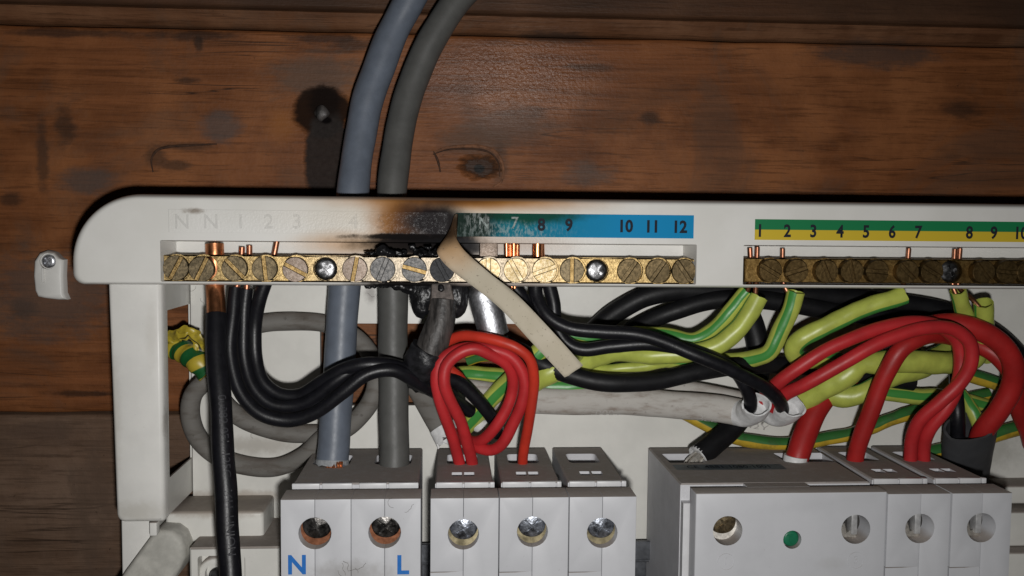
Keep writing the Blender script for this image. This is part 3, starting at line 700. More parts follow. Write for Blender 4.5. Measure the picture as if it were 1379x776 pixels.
# ------------------------------------------------------------------ clipped-in modules
ZT, ZF, HB, HM = -69.3, -70.2, 289.0, 238.0        # tops of rear and front part, depth of rear face and front face
ZB = -118.0
HS = 249.0                                          # where the front block ends and the terminal shutter begins
def half_front(bm, xa, xb, hx, hz, r, seam_left, zb=ZB):
    """half shell of a module front, with half of the screw hole bitten out of the seam side"""
    z0, z1 = zb, ZF
    sx_, ox = (xa, xb) if seam_left else (xb, xa)
    lp = [(ox, z0), (sx_, z0)]
    arc = [(sx_+(1 if seam_left else -1)*max(0, r*sin(pi*i/12)-abs(sx_-hx)*.0), hz-r*cos(pi*i/12)) for i in range(13)]
    lp += arc+[(sx_, z1), (ox, z1)]
    plate(bm, lp, [], HS-2-HM, front(HM), ((0, .22), (.06, .06), (.22, 0)))
def screw_in_hole(parent, cx, cz, r, metal='silver', lower='copper', dep=4.0, rot=30):
    """screw head deep in its hole with the clamp below it"""
    bm = bmesh.new(); c = (cx+.1, cz+.75); y = HM-DW+dep
    n = 28; a = radians(rot); w_, l_ = .26, r*.62; cr = []
    for u, v in ((w_, w_), (w_, l_), (-w_, l_), (-w_, w_), (-l_, w_), (-l_, -w_), (-w_, -w_), (-w_, -l_), (w_, -l_), (w_, -w_), (l_, -w_), (l_, w_)):
        cr.append((c[0]+u*cos(a)-v*sin(a), c[1]+u*sin(a)+v*cos(a)))
    plate(bm, circ(c[0], c[1], r*.93, n), [(cr, .3, True)], 2.5, lambda u, v, w: Vector((u, y+w+(v-cz)*-.12+((u-c[0])**2+(v-c[1])**2)*.045, v)), ((0, .6), (.3, .15), (.8, 0)))
    s_ = finish('terminal_screw', bm, metal, parent)
    bm = bmesh.new(); plate(bm, circ(cx, cz-.2, r*1.05, n, r*.98), [], 1.5, lambda u, v, w: Vector((u, y+1.1+w-(cz-v)*.12, v)))
    finish('clamp', bm, lower, parent)
    bm = bmesh.new(); plate(bm, circ(cx, cz, r*1.2, n), [], 1, lambda u, v, w: Vector((u, y+3.8+w, v))); finish('recess', bm, 'hole', parent)
def open_cage(parent, cx, cz, r, dirty=False):
    """empty terminal: steel cage with a standing plate and a wedge behind the hole"""
    y = HM-DW
    bm = bmesh.new(); plate(bm, circ(cx, cz, r*1.25, 28), [], 1, lambda u, v, w: Vector((u, y+6.5+w, v))); finish('recess', bm, 'hole', parent)
    bm = bmesh.new(); box(bm, (cx+.2, y+3.2, cz-2.6), (cx+1.9, y+6.3, cz+r*1.05), .25); finish('clamp_plate', bm, 'cage', parent)
    bm = bmesh.new(); lp = [(cx-r, cz-r*.95), (cx+r*.6, cz-r*.95), (cx+1.6, cz-1.5), (cx-.6, cz-2.2), (cx-1.2, cz+.3), (cx-r, cz-.5)]
    plate(bm, lp, [], 2.5, lambda u, v, w: Vector((u, y+4.0+w, v)), ((0, .3), (.3, 0))); finish('clamp', bm, 'tinned' if not dirty else 'screw_dark', parent)
def module_top(body, xa, xb, wells, notches, wz=(281, 270), lip=True, name='terminal_shroud'):
    bm = bmesh.new()
    holes = [(rect(u0, wz[1]-DW, u1, wz[0]-DW, 1.4, 4), 9, True) for u0, u1 in wells]+[(rect(u0, 256.3-DW, u1, 260.3-DW, .2, 1), 1.6, True) for u0, u1 in notches]
    plate(bm, rect(xa+.7, HS+.9-DW, xb-.7, HB-DW), holes, -(ZB-ZT), topmap(ZT), ((0, .4), (.4, 0)))
    for v in bm.verts:                                   # shroud narrows towards the back
        t = (v.co.y-(HS-DW))/(HB-HS)
    return finish(name, bm, 'module_top', body, auto=30)
def lips(body, spans):
    for u0, u1 in spans:
        bm = bmesh.new(); box(bm, (u0, HS+.2-DW, ZT-1.5), (u1, HS+1.6-DW, ZT+.12), .2); finish('shutter_lip', bm, 'clean', body)
XM = [X_(378, 720, HM), X_(566.5, 720, HM)]
# main switch, two modules wide
def main_switch():
    xa, xb = XM; t = thing('main_switch', 'grey two-pole main switch marked N and L, thick grey cables in its top', 'switch', ((xa+xb)/2, HM-DW+20, ZB))
    mid = (xa+xb)/2; hz = Z_(470, 718, HM); r = 4.15
    c1, c2 = X_(424, 718, HM), X_(518, 718, HM)
    for (u0, u1, cx) in ((xa, mid-.04, c1), (mid+.04, xb, c2)):
        for (p, q, left) in ((u0, cx-.03, False), (cx+.03, u1, True)):
            bm = bmesh.new(); half_front(bm, p, q, cx, hz, r, left); finish('front_shell', bm, 'module', t, auto=30)
        screw_in_hole(t, cx, hz, r, 'dark_screw', 'clamp_copper', 2.6, 20 if cx == c1 else 50)
    module_top(t, xa+.4, xb-.4, [(c1-5.4, c1+5.4), (c2-5.4, c2+5.4)], [])
    bm = bmesh.new(); box(bm, (xa+.5, HS-3-DW, ZF-4), (xb-.5, HS+1-DW, ZB)); finish('inner_body', bm, 'module', t, smooth=False)
    lips(t, [(xa+1, c1-.3), (c1+.3, mid-.9), (mid+1, c2-.3), (c2+.3, xb-1)])
    bm = bmesh.new(); letters(bm, [('N', X_(400, 762, HM), Z_(400, 762, HM)), ('L', X_(542, 762, HM), Z_(542, 762, HM))], HM-DW-.06, 6.9, .22, 0, .95)
    finish('pole_letters', bm, 'print_blue', t, smooth=False)
    return t
main_switch()
def breaker(xa, xb, label, pxc, hole_px, low='old_copper', rot=20, cage=False, metal='deep_screw'):
    """single-module circuit breaker"""
    w = xb-xa; t = thing('circuit_breaker', label, 'circuit breaker', ((xa+xb)/2, HM-DW+20, ZB), 'single circuit breakers on the rail')
    cx = X_(hole_px[0], hole_px[1], HM); hz = Z_(hole_px[0], hole_px[1], HM); r = 4.0
    zs = Z_(hole_px[0], 768, HM)
    zs -= (.4 if not cage else -.9)
    bm = bmesh.new(); half_front(bm, xa, cx-.03, cx, hz, r, False, zb=zs); finish('front_shell', bm, 'module', t, auto=30)
    bm = bmesh.new(); z_in = zs-.05
    plate(bm, [(xa, ZB), (cx-.03, ZB), (cx-.03, z_in+.25), (xa+(cx-xa)*.5, z_in-.05), (xa, z_in-.1)], [], HS-2-HM, front(HM+.1), ((0, .1), (.1, 0))); finish('lower_front', bm, 'module', t, auto=30)
    bm = bmesh.new(); half_front(bm, cx+.03, xb, cx, hz, r, True); finish('front_shell', bm, 'module', t, auto=30)
    if cage: open_cage(t, cx, hz, r)
    else: screw_in_hole(t, cx, hz, r, metal, low, 2.4, rot)
    wc = (xa+xb)/2-.2
    module_top(t, xa+.3, xb-.3, [(wc-4.6, wc+4.6)], [(wc-3.2, wc-.25), (wc+.25, wc+3.2)])
    bm = bmesh.new(); box(bm, (xa+.5, HS-3-DW, ZF-4), (xb-.5, HS+1-DW, ZB)); finish('inner_body', bm, 'module', t, smooth=False)
    lips(t, [(xa+1.3, wc-.25), (wc+.25, xb-2.2), (xb-1.9, xb-.6)])
    return t
e = [579, 672, 766, 857]
labs = ['grey circuit breaker next to the switch, two red wires in its top', 'grey circuit breaker with one orange-red wire in its top', 'grey circuit breaker with an empty terminal on top']
for i in range(3):
    breaker(X_(e[i]+.6, 720, HM), X_(e[i+1]-.6, 720, HM), labs[i], None, [(624, 720), (717, 716.5), (811, 718)][i], 'clamp_zinc', [28, 48, 60][i])
er = [1193, 1279.5, 1362]
labs2 = ['grey circuit breaker beside the wide unit, one red wire in its top', 'grey circuit breaker at the right end, a pair of red wires in its top']
for i in range(2):
    breaker(X_(er[i]+1.5, 715, HM), X_(er[i+1]-.8, 715, HM), labs2[i], None, [(1239, 712), (1322, 711)][i], 'tinned', [0, 90][i], cage=True)
# residual current device, three modules wide
def rcd():
    xa, xb = X_(936, 720, HM), X_(1193, 720, HM); t = thing('residual_current_device', 'wide grey residual current unit with a green button between two screw holes', 'breaker', ((xa+xb)/2, HM-DW+20, ZB))
    h1, h2 = P(980, 715, HM), P(1152.5, 713, HM); bt = P(1067, 727, HM); r = 4.0
    bm = bmesh.new()
    plate(bm, rect(xa, ZB, xb, ZT-.25), [(circ(h1.x, h1.z, r, 28), 7, False), (circ(h2.x, h2.z, r, 28), 7, False), (circ(bt.x, bt.z, 2.5, 20), 3, True)], HS-5.4-HM, front(HM), ((0, .5), (.15, .15), (.5, 0)))
    finish('front_shell', bm, 'module', t, auto=30)
    screw_in_hole(t, h1.x, h1.z, r, 'screw_brass', 'tinned', 4.2, 35); open_cage(t, h2.x, h2.z, r)
    bm = bmesh.new(); plate(bm, circ(bt.x, bt.z, 2.25, 24), [], 2, front(HM+.7), ((0, .6), (.2, .2), (.6, 0)))
    letters(bm, [('T', bt.x-.3, bt.z+.1)], HM+.7-DW, 2.6, .1, .12)
    finish('test_button', bm, 'green_button', t)
    x2 = xa-1.6
    bm = bmesh.new(); box(bm, (x2, HS-4.4-DW, ZF-4), (xb-.3, HS+1-DW, ZB)); finish('inner_body', bm, 'clean', t, smooth=False)
    bm = bmesh.new()
    w1 = (X_(897, 622, 275), X_(945, 622, 275)); w2 = (X_(1050, 620, 275), X_(1118, 620, 275))
    xs = [x2-.1, X_(1193, 700, HM)-.4]
    plate(bm, rect(x2-.2, HS-1.5-DW, xb-.5, HB-DW), [(rect(u0, 270-DW, u1, 281-DW, .6, 2), 9, True) for u0, u1 in (w1, w2)], -(ZB-ZT), topmap(ZT-.2), ((0, .4), (.4, 0)))
    finish('terminal_shroud', bm, 'module_top', t, auto=30)
    # bridge that carries the shroud forward to the front shell, leaving the two pale channels open
    a, b2 = X_(1003, 655, 246), X_(1086, 655, 246)
    bm = bmesh.new(); box(bm, (a, HS-5.5-DW, ZF-2), (b2, HS-1.4-DW, ZT-.23)); finish('bridge', bm, 'module_top', t, smooth=False)
    for q, s in ((P(978, 757, HM), '1'), (P(1153, 755, HM), '3')):
        bm = bmesh.new(); plate(bm, circ(q.x, q.z, 2.35, 28), [(circ(q.x, q.z, 2.1, 28), .14, False)], .2, front(HM-.12)); finish('embossed_ring', bm, 'module', t, smooth=False)
        bm = bmesh.new(); letters(bm, [(s, q.x, q.z)], HM-DW-.02, 3.0, 0, .1); finish('embossed_number', bm, 'module', t, smooth=False)
    bm = bmesh.new(); q0, q1 = X_(906, 632, 266.5), X_(1052, 632, 266.5); zl_ = ZT-.2
    vs = [bm.verts.new((x, y-DW, zl_+.05)) for x, y in ((q0, 261.5), (q1, 261.5), (q1, 267.5), (q0, 267.5))]; bm.faces.new(vs)
    st = finish('sticker', bm, M.setdefault('sticker', plain('blue_grey_sticker', (.075, .095, .11), .45, var=.2)), t, smooth=False)
    bm = bmesh.new()
    me = text_mesh('CE  4881-1080-1001', 4.2, .04); bm.from_mesh(me)
    for v in bm.verts: v.co = Vector(((q0+q1)/2+v.co.x*.72, 264.6-DW+v.co.y, zl_+.09))
    finish('print', bm, 'print_black', st, smooth=False)
    return t
rcd()
# the steel rail the modules hang on
bm = bmesh.new(); xa, xb = X_(352, 740, 288), X_(1480, 740, 288)
zc = Z_(870, 728, 285)
for (z0, z1, h0, h1) in ((zc-6, zc, 284, 285.2), (zc-7, zc-5.8, 285, 291.5), (zc-28, zc-6, 290.5, 291.7), (zc-29, zc-27.8, 285, 291.5), (zc-35, zc-29, 284, 285.2)):
    box(bm, (xa, h0-DW, z0), (xb, h1-DW, z1), .2, 1)
tag(finish('mounting_rail', bm, 'steel', origin=((xa+xb)/2, 288-DW, zc-17)), 'dark galvanised steel mounting rail behind the grey modules', 'rail')

# ------------------------------------------------------------------ cables
SW = 'single wires into the brass bars'
# the two thick tails
tail_b = wire('supply_cable', 'thick blue-grey cable curving down the planks into the N terminal', 'cable', [(598, -60, 288), (556, -8, 288), (521, 62, 288), (494, 140, 286), (480, 215, 283), (474, 262, 280), (469, 320, 278.5), (464, 390, 277.5), (456, 500, 275), (449, 600, 271.5), (447, 627, 270.5)], 4.75, 'tail_blue', part='sheath', n=24,
     ends=[[[(450, 618, 270.5), (449.5, 640, 269.8)], 3.6, 'old_copper']])
wire('supply_cable', 'thick mid-grey cable bending down beside the blue-grey one into the L terminal', 'cable', [(690, -60, 290), (622, -6, 289), (585, 48, 288), (556, 112, 287), (539, 180, 284), (530, 240, 281), (528, 300, 279), (528, 390, 277.5), (530, 500, 275), (531, 600, 271.5), (531, 640, 269.8)], 4.45, 'tail_grey', part='sheath', n=24)
bm = bmesh.new()
for i in range(7): sweep(bm, spline(pxs([(440+i*3.4, 622, 267.2-.5*sin(i*.5)), (441+i*3.4+random.uniform(-2, 2), 629, 266.6-.5*sin(i*.5)), (442+i*3.2, 636, 267.4)]), .6), .42, n=7)
finish('copper_strands', bm, 'copper', tail_b)
bm = bmesh.new(); sweep(bm, spline(pxs([(447.6, 619, 270.8), (447.2, 626.5, 270.5)]), .5), 4.95, n=24, jag=.5); finish('cut_rim', bm, M.setdefault('rim', plain('frayed_grey_rim', (.24, .25, .26), .6, var=.3, nsc=.8)), tail_b)
# thick black conductor with bare copper
t = thing('earthing_conductor', 'straight black cable with a long bare copper end through the bar, far left', 'cable', P(291, 335, 266))
tube('copper_core', pxs([(289, 329, 266), (290, 380, 264.5), (291, 400, 263), (291.5, 432, 260)]), 2.6, 'copper', t, 18)
pp = pxs([(291, 424, 260.4), (294, 500, 254), (300, 600, 248), (306, 700, 243), (312, 800, 238)])
bm = bmesh.new(); path = spline(pp, 1.2); sweep(bm, path, 2.95, n=20, jag=0); ins = finish('insulation', bm, 'black', t)
bm = bmesh.new()
letters_on_tube(bm, '00082 0F1  125C   16U  UNION', path, 44, 3.1, -.42, 2.95, lift=.10)
finish('embossed_text', bm, M.setdefault('emboss', plain('worn_emboss', (.030, .030, .034), .45, var=.2)), ins, smooth=False)

# the trio of black wires from the left of the bar
hb = 262
def cu(px, py, dx=0): return [[(px+dx, py-42, 266), (px, py, 265.5), (px, py+7, 265)], .85, 'old_copper']
wire('neutral_wire', 'black wire under the third screw, outer of the pair sweeping right under the loops', 'wire', [(317, 388, 265), (312, 430, 263), (311, 480, 261), (322, 525, 259), (348, 556, 258), (385, 566, 258), (425, 556, 257), (462, 527, 256), (497, 503, 256), (530, 499, 257), (556, 512, 260), (580, 524, 265), (606, 536, 270), (634, 555, 276)], 1.95, 'black', ends=[[[(326, 333, 266), (324, 360, 266), (321, 378, 265.5), (317, 392, 265)], .85, 'old_copper']], group=SW)
wire('neutral_wire', 'black wire under the third screw, inner of the pair sweeping right', 'wire', [(332, 389, 266), (328, 430, 266), (329, 480, 264.5), (342, 522, 262.5), (366, 544, 261.5), (396, 546, 261), (424, 534, 260), (455, 512, 259), (486, 494, 259.5), (520, 490, 261), (556, 500, 264), (590, 516, 268), (620, 540, 274)], 1.95, 'black', ends=[[[(336, 331, 267), (335, 360, 266.5), (333, 378, 266), (332, 393, 266)], .85, 'old_copper']], group=SW)
wire('neutral_wire', 'black wire under the fourth screw, uppermost where it arches over the grey cables', 'wire', [(357, 381, 265), (350, 402, 265.5), (343, 435, 267), (343, 480, 266.5), (354, 515, 264.5), (376, 532, 263.5), (402, 532, 262.5), (430, 516, 260.5), (460, 498, 258.5), (490, 490, 257.5), (520, 491, 258.5), (552, 499, 261), (580, 508, 263.5), (612, 514, 266), (640, 535, 268), (664, 566, 271), (672, 585, 275)], 2.0, 'black', ends=[[[(373, 325, 266), (369, 345, 266), (362, 374, 265.5), (356, 384, 265)], .8, 'old_copper']], group=SW)

# old grey ring of cable at the back left
wire('flat_cable', 'dusty grey cable looped in a ring on the back panel behind the black wires', 'cable', [(282, 508, 281), (262, 530, 282), (257, 556, 283), (268, 590, 285), (292, 614, 287), (330, 628, 288.5), (375, 629, 288.5), (410, 614, 287), (436, 588, 286), (470, 575, 284), (497, 545, 283), (507, 515, 283.5), (500, 482, 286), (480, 456, 288), (446, 438, 289), (405, 433, 289), (360, 436, 288), (322, 447, 287), (296, 470, 286), (290, 505, 285), (300, 540, 286.5), (330, 566, 288.5), (380, 582, 289.5), (430, 584, 290)], 2.85, 'old_sheath', part='sheath', n=16)
t = thing('taped_cable', 'cable end wrapped in green and yellow tape, poking through the side wall', 'cable', P(232, 470, 285))
tube('tape', pxs([(222, 466, 287), (240, 470, 285), (255, 478, 282), (268, 489, 279.5), (282, 503, 279)]), 3.5, 'tape', t, 20, step=.6, rf=lambda s: 1+.06*sin(s*34))
bm = bmesh.new(); sweep(bm, spline(pxs([(228, 461, 283), (240, 451, 280.5), (255, 449, 279), (265, 456, 278.5), (270, 470, 279), (268, 482, 280)]), .5), 2.1, .5, n=20, twist=(0, .3))
for v in bm.verts: v.co += Vector((noise.noise(v.co*.5), noise.noise(v.co*.5+Vector((9, 0, 0))), noise.noise(v.co*.5+Vector((0, 9, 0)))))*1.1
finish('tape_flap', bm, M.setdefault('tape_y', stripe_material('yellow_tape', (.40, .31, .03), (.02, .02, .01), .04, .5)), t)

# burnt cable with its lug
t = thing('burnt_cable', 'charred cable with a blackened lug under the burnt screw, end baked crusty', 'cable', P(597, 385, 264))
bm = bmesh.new(); plate(bm, [(P(x, y, 261).x, P(x, y, 261).z) for x, y in ((581, 381), (607, 381), (612, 404), (615, 418), (577, 418), (580, 400))], [(circ(P(594, 388, 261).x, P(594, 388, 261).z, .9, 10), .5, True)], 1.4, lambda u, v, w: Vector((u, 260.2-DW+w-.10*(v-P(594, 418, 261).z)*0, v)), ((0, .3), (.3, 0)))
finish('lug', bm, 'char_metal', t)
tube('crimp_sleeve', pxs([(597, 404, 262), (595, 425, 261.5), (587, 452, 261), (577, 478, 261)]), 4.2, 'char_sleeve', t, 22, step=.8, rf=lambda s: .92+.14*s+(.06*sin(s*60) if s < .25 else 0))
bm = bmesh.new(); sweep(bm, spline(pxs([(579, 470, 261), (571, 486, 262), (568, 496, 266), (572, 504, 272), (580, 508, 282)]), .8), 5.4, n=26, rf=lambda s: .96+.1*sin(s*3))
for v in bm.verts: v.co += Vector((noise.noise(v.co*.7), noise.noise(v.co*.7+Vector((9, 0, 0))), noise.noise(v.co*.7+Vector((0, 9, 0)))))*.7
finish('charred_insulation', bm, 'char_rough', t, auto=70)
# melted drips and crust on the bar
bm = bmesh.new()
def blob(px, py, h, rx, ry, rz):
    q = P(px, py, h)
    bmesh.ops.create_icosphere(bm, subdivisions=3, radius=1, matrix=Matrix.Translation(q) @ Matrix.Diagonal((rx, ry, rz, 1)))
blob(568, 406, 264, 3.2, 3, 5.0); blob(573, 395, 264, 4.6, 3, 4.2); blob(616, 402, 264, 3.0, 2.6, 5.6); blob(609, 394, 265, 5, 2.6, 3.4); blob(621, 390, 265, 2.2, 2.2, 3.0); blob(553, 389, 263, 2.6, 1.6, 1.6); blob(538, 385, 263, 2.6, 1.4, 1.4)
blob(515, 338, 261, 1.9, 1.8, 1.7); blob(525, 341, 261, 1.5, 1.4, 1.2); blob(594, 388, 259.8, 1.0, .9, 1.0); blob(568, 382, 265, 6, 2.4, 1.6); blob(600, 384, 266, 7, 2.4, 2)
for i in range(60):
    x = 612-118*random.random()**1.3; k = max(.25, 1-abs(x-560)/85)
    blob(x, 343-random.random()**2*12*k, random.uniform(261.5, 266), random.uniform(.5, 1.6), random.uniform(.5, 1.0), random.uniform(.3, .7)*(.5+k))
for i in range(40):
    x = random.uniform(495, 628); blob(x, 381+random.random()**2*7, random.uniform(262, 268), random.uniform(.7, 2), random.uniform(.6, 1.2), random.uniform(.4, 1.1))
for v in bm.verts:
    v.co += Vector((noise.noise(v.co*.9), noise.noise(v.co*.9+Vector((9, 0, 0))), noise.noise(v.co*.9+Vector((0, 9, 0)))))*.45
mp_ = finish('melted_plastic', bm, 'char', origin=P(570, 385, 264))
tag(mp_, 'glossy black melted plastic dripping round the burnt screw and crusted along the bar', 'melted plastic')
rm = mp_.modifiers.new('merge', 'REMESH'); rm.mode = 'VOXEL'; rm.voxel_size = .00022; rm.use_smooth_shade = True

# silver lug with its black cable
t = thing('crimped_cable', 'black cable with a shiny crimped silver lug, half behind the peeled label', 'cable', P(655, 390, 266))
bm = bmesh.new(); a, b2 = P(646, 327, 265), P(670, 384, 265); box(bm, (a.x, 264.6-DW, a.z), (b2.x, 268-DW, b2.z), .3); finish('palm', bm, 'screw_pink', t)
bm = bmesh.new(); sweep(bm, spline(pxs([(648, 382, 267), (652, 402, 266), (659, 428, 265), (665, 451, 265)]), .6), 4.5, 3.9, n=28, rf=lambda s: min(1, .62+s*2.2), wall=.7); finish('lug', bm, 'silver', t)
bm = bmesh.new()
for i in range(22):
    a = random.uniform(0, 2*pi); r_ = 2.7*sqrt(random.random()); d = Vector((r_*cos(a), r_*sin(a), 0))
    sweep(bm, [p+d for p in spline(pxs([(664, 444, 265.5), (672, 462, 266.5), (686, 474, 268.5)]), 1.2)], .42, n=6)
finish('wire_strands', bm, 'tinned', t)
tube('insulation', pxs([(678, 463, 268), (700, 474, 269), (730, 490, 270), (770, 506, 268), (802, 514, 267), (840, 516, 267), (885, 513, 267.5), (940, 501, 269), (980, 494, 271), (1030, 491, 275), (1090, 495, 279), (1160, 505, 281), (1230, 515, 282)]), 2.75, 'black_soft', t, 16, ry=2.5)
# stranded copper and the two black wires to the right of the label
t = thing('neutral_wire', 'black wire with bunched copper strands, dropping behind the peeled label', 'wire', P(690, 390, 266), SW)
bm = bmesh.new()
for i, dx in enumerate((-8, -3, 2, 7)): sweep(bm, spline(pxs([(690+dx, 328+2*(i % 2), 266+.6*(i % 2)), (690+dx*.9, 360, 266), (692+dx*.7, 392, 265.5)]), .8), .72, n=10)
finish('copper_core', bm, 'copper', t)
tube('insulation', pxs([(693, 388, 265.8), (703, 400, 266), (716, 424, 268), (736, 462, 271), (760, 490, 275)]), 2.0, 'black', t)
wire('neutral_wire', 'upper of two black wires running right from under the 8 to the white sheath', 'wire', [(722, 379, 265.5), (722, 398, 264.5), (735, 424, 262), (762, 440, 260.5), (808, 446, 259.5), (860, 450, 258.5), (900, 463, 257.5), (946, 482, 256.5), (994, 504, 257), (1030, 522, 259), (1048, 538, 262.5), (1054, 550, 267.5), (1052, 557, 271)], 2.0, 'black', ends=[[[(724, 327, 266), (723, 352, 266), (722, 384, 265.5)], 1.5, 'copper']], group=SW)
wire('neutral_wire', 'lower of two black wires running right from under the 8 to the white sheath', 'wire', [(738, 379, 266.5), (745, 410, 267), (749, 440, 266.5), (762, 461, 265.5), (785, 471, 264.5), (824, 467, 263.5), (870, 463, 262.5), (920, 470, 261.5), (960, 482, 260.5), (990, 500, 262), (1004, 520, 262.5), (1011, 538, 264.5), (1010, 550, 268), (1006, 557, 272)], 2.0, 'black', ends=[[[(729, 329, 267.5), (731, 352, 267), (737, 384, 266.5)], .9, 'copper']], group=SW)

# thick black cables behind at upper right
wire('thick_black_cable', 'thick black cable along the back just under the rail, going right from the centre', 'cable', [(770, 470, 288), (800, 446, 287.5), (830, 420, 286), (862, 402, 284.5), (905, 393, 284), (980, 392, 284), (1080, 398, 284), (1180, 406, 284), (1260, 418, 284), (1325, 440, 284), (1370, 480, 284), (1400, 540, 285)], 3.3, 'black_soft', n=16)
wire('thick_black_cable', 'second thick black cable rising right, just below the first under the rail', 'cable', [(815, 470, 288.5), (850, 445, 287), (895, 424, 283), (945, 408, 281.5), (1000, 402, 281), (1080, 412, 281.5), (1160, 424, 282), (1250, 436, 282), (1330, 470, 282), (1420, 540, 283)], 2.9, 'black_soft', n=16)
t = wire('thick_black_cable', 'thick black cable with stripped silver strands, bent into the wide unit', 'cable', [(1006, 420, 288), (1014, 440, 288), (1020, 462, 287.5), (1022, 490, 286.5), (1012, 535, 285), (992, 570, 282), (964, 597, 278), (941, 615, 275.5)], 3.6, 'black_soft', n=18, wall=.7)
bm = bmesh.new()
for i in range(24):
    a = random.uniform(0, 2*pi); r_ = 2.5*sqrt(random.random()); d = Vector((r_*cos(a), r_*sin(a)*.8, 0))
    sweep(bm, [p+d for p in spline(pxs([(950, 608, 276.6), (936, 620, 275), (930, 632, 274)]), 1.)], .42, n=6)
finish('wire_strands', bm, 'tinned', t)
bm = bmesh.new(); sweep(bm, spline(pxs([(942.5, 613.6, 275.7), (940, 615.8, 275.4)]), .3), 3.72, n=22, wall=.8, jag=.3); finish('cut_rim', bm, 'pale_end', t)

# sheathed flat cables
t = thing('flat_cable', 'grubby pale flat cable lying across the middle, its white end split open', 'cable', P(690, 535, 279))
pp = pxs([(560, 505, 286), (600, 522, 283), (650, 532, 280), (700, 537, 278.5), (760, 540, 278), (830, 541, 278), (900, 544, 277), (960, 550, 275.5), (1006, 557, 273)])
bm = bmesh.new(); path = spline(pp, 1.2); sweep(bm, path, 4.2, 2.6, n=24); s_ = finish('sheath', bm, 'sheath', t)
bm = bmesh.new(); letters_on_tube(bm, '600/1000V', path, 56, 4.0, .92, 4.2, 2.6, .08); letters_on_tube(bm, 'CABLE', path, 88, 4.2, .92, 4.2, 2.6, .08); letters_on_tube(bm, '6242Y', path, 104, 4.2, .92, 4.2, 2.6, .08)
finish('embossed_text', bm, M.setdefault('sheath_text', plain('raised_sheath_text', (.40, .38, .36), .5, var=.1)), s_, smooth=False)
bm = bmesh.new(); sweep(bm, spline(pxs([(990, 555, 274.5), (1003, 557, 271.5), (1014, 552, 267.5), (1019, 545, 264.5)]), .4), 4.1, 3.4, n=30, wall=.55, jag=.55, rf=lambda s: .98+.12*s); finish('split_end', bm, 'pale_end', s_)
t = thing('flat_cable', 'short pale flat cable behind the first, its torn white end right of it', 'cable', P(880, 526, 283))
pp = pxs([(860, 524, 286), (920, 528, 285), (980, 538, 282), (1030, 550, 277.5), (1048, 554, 275)])
bm = bmesh.new(); sweep(bm, spline(pp, 1.2), 3.6, 2.4, n=20); s_ = finish('sheath', bm, 'sheath', t)
bm = bmesh.new(); sweep(bm, spline(pxs([(1034, 552, 277), (1047, 556, 273.5), (1059, 553, 269.5), (1066, 546, 266.5)]), .4), 4.2, 3.3, n=30, wall=.55, jag=.6, rf=lambda s: .94+.16*s); finish('split_end', bm, 'pale_end', s_)
t = thing('flat_cable', 'grey-brown flat cable slanting under the red loops with a white cut end', 'cable', P(560, 505, 285))
pp = pxs([(535, 480, 290), (556, 508, 288), (575, 540, 286), (590, 566, 283), (604, 588, 281)])
bm = bmesh.new(); sweep(bm, spline(pp, 1.2), 4.0, 2.4, n=20); s_ = finish('sheath', bm, 'old_sheath', t)
bm = bmesh.new(); sweep(bm, spline(pxs([(596, 575, 281.6), (601, 584, 280.7), (605, 592, 279.6)]), .5), 4.3, 2.9, n=24, wall=.5, jag=1.1); finish('split_end', bm, 'pale_end', s_)
t = thing('flat_cable', 'torn white sheath stub showing through the middle of the red loops', 'cable', P(640, 545, 281))
bm = bmesh.new(); sweep(bm, spline(pxs([(655, 520, 287), (650, 535, 285), (640, 548, 283), (628, 557, 281)]), .6), 3.6, 2.6, n=22); s_ = finish('sheath', bm, 'sheath', t)
bm = bmesh.new(); sweep(bm, spline(pxs([(642, 572, 281), (655, 577, 279.5), (668, 578, 278.5)]), .5), 2.2, 1.6, n=20, wall=.5, jag=1.2); finish('split_end', bm, 'pale_end', s_)

# green and yellow earth sleeves
EG = 'earth sleeves under the earth bar'
def earth(label, pts, r=2.6, mat='gy', tw=(0, 0), core=None, ry=None, rf=None, name='earth_wire'):
    pp = pxs(pts); t = thing(name, label, 'earth wire', pp[-1], EG if core else 'green and yellow wires in the tangle')
    bm = bmesh.new(); sweep(bm, spline(pp, 1.), r, ry, n=20, twist=tw, wall=.35 if core else 0, rf=rf, jag=.25 if core else 0); 
    for v in bm.verts: v.co += Vector((noise.noise(v.co*.22), noise.noise(v.co*.22+Vector((9, 0, 0))), noise.noise(v.co*.22+Vector((0, 9, 0)))))*.26
    finish('sleeve', bm, mat, t, auto=60)
    if core:
        for c in core: tube('copper_core', pxs(c), .72, 'old_copper', t, 10, step=.7)
    return t
earth('leftmost sleeve under the earth bar, green stripe facing, going down left', [(790, 452, 281), (840, 450, 277), (890, 452, 273), (935, 458, 270), (958, 446, 268), (982, 420, 266), (1006, 392, 264.5)], 2.35, 'gy', (.31, .31), [[(994+16, 334, 267), (1011, 365, 267), (1009, 382, 266), (1004, 400, 264.5)]])
earth('plain lime sleeve second from the left under the earth bar', [(760, 500, 280), (795, 486, 278), (830, 475, 273), (870, 477, 269), (915, 477, 266.5), (962, 467, 264), (990, 448, 262.5), (1008, 425, 262), (1022, 400, 262)], 2.7, 'gy_plain', (0, 0), [[(1020, 333, 266.2), (1019, 365, 265.5), (1018, 386, 264), (1016, 412, 262.5)]])
earth('upright lime sleeve with a dark open top, elbowed at the bottom', [(930, 478, 279), (975, 486, 276), (1015, 482, 272), (1037, 472, 269), (1052, 442, 267.5), (1066, 414, 266), (1072, 393, 265)], 2.6, 'gy', (.20, .36), [[(1054, 335, 267), (1054, 365, 266.5), (1056, 384, 266), (1066, 402, 265.5)]])
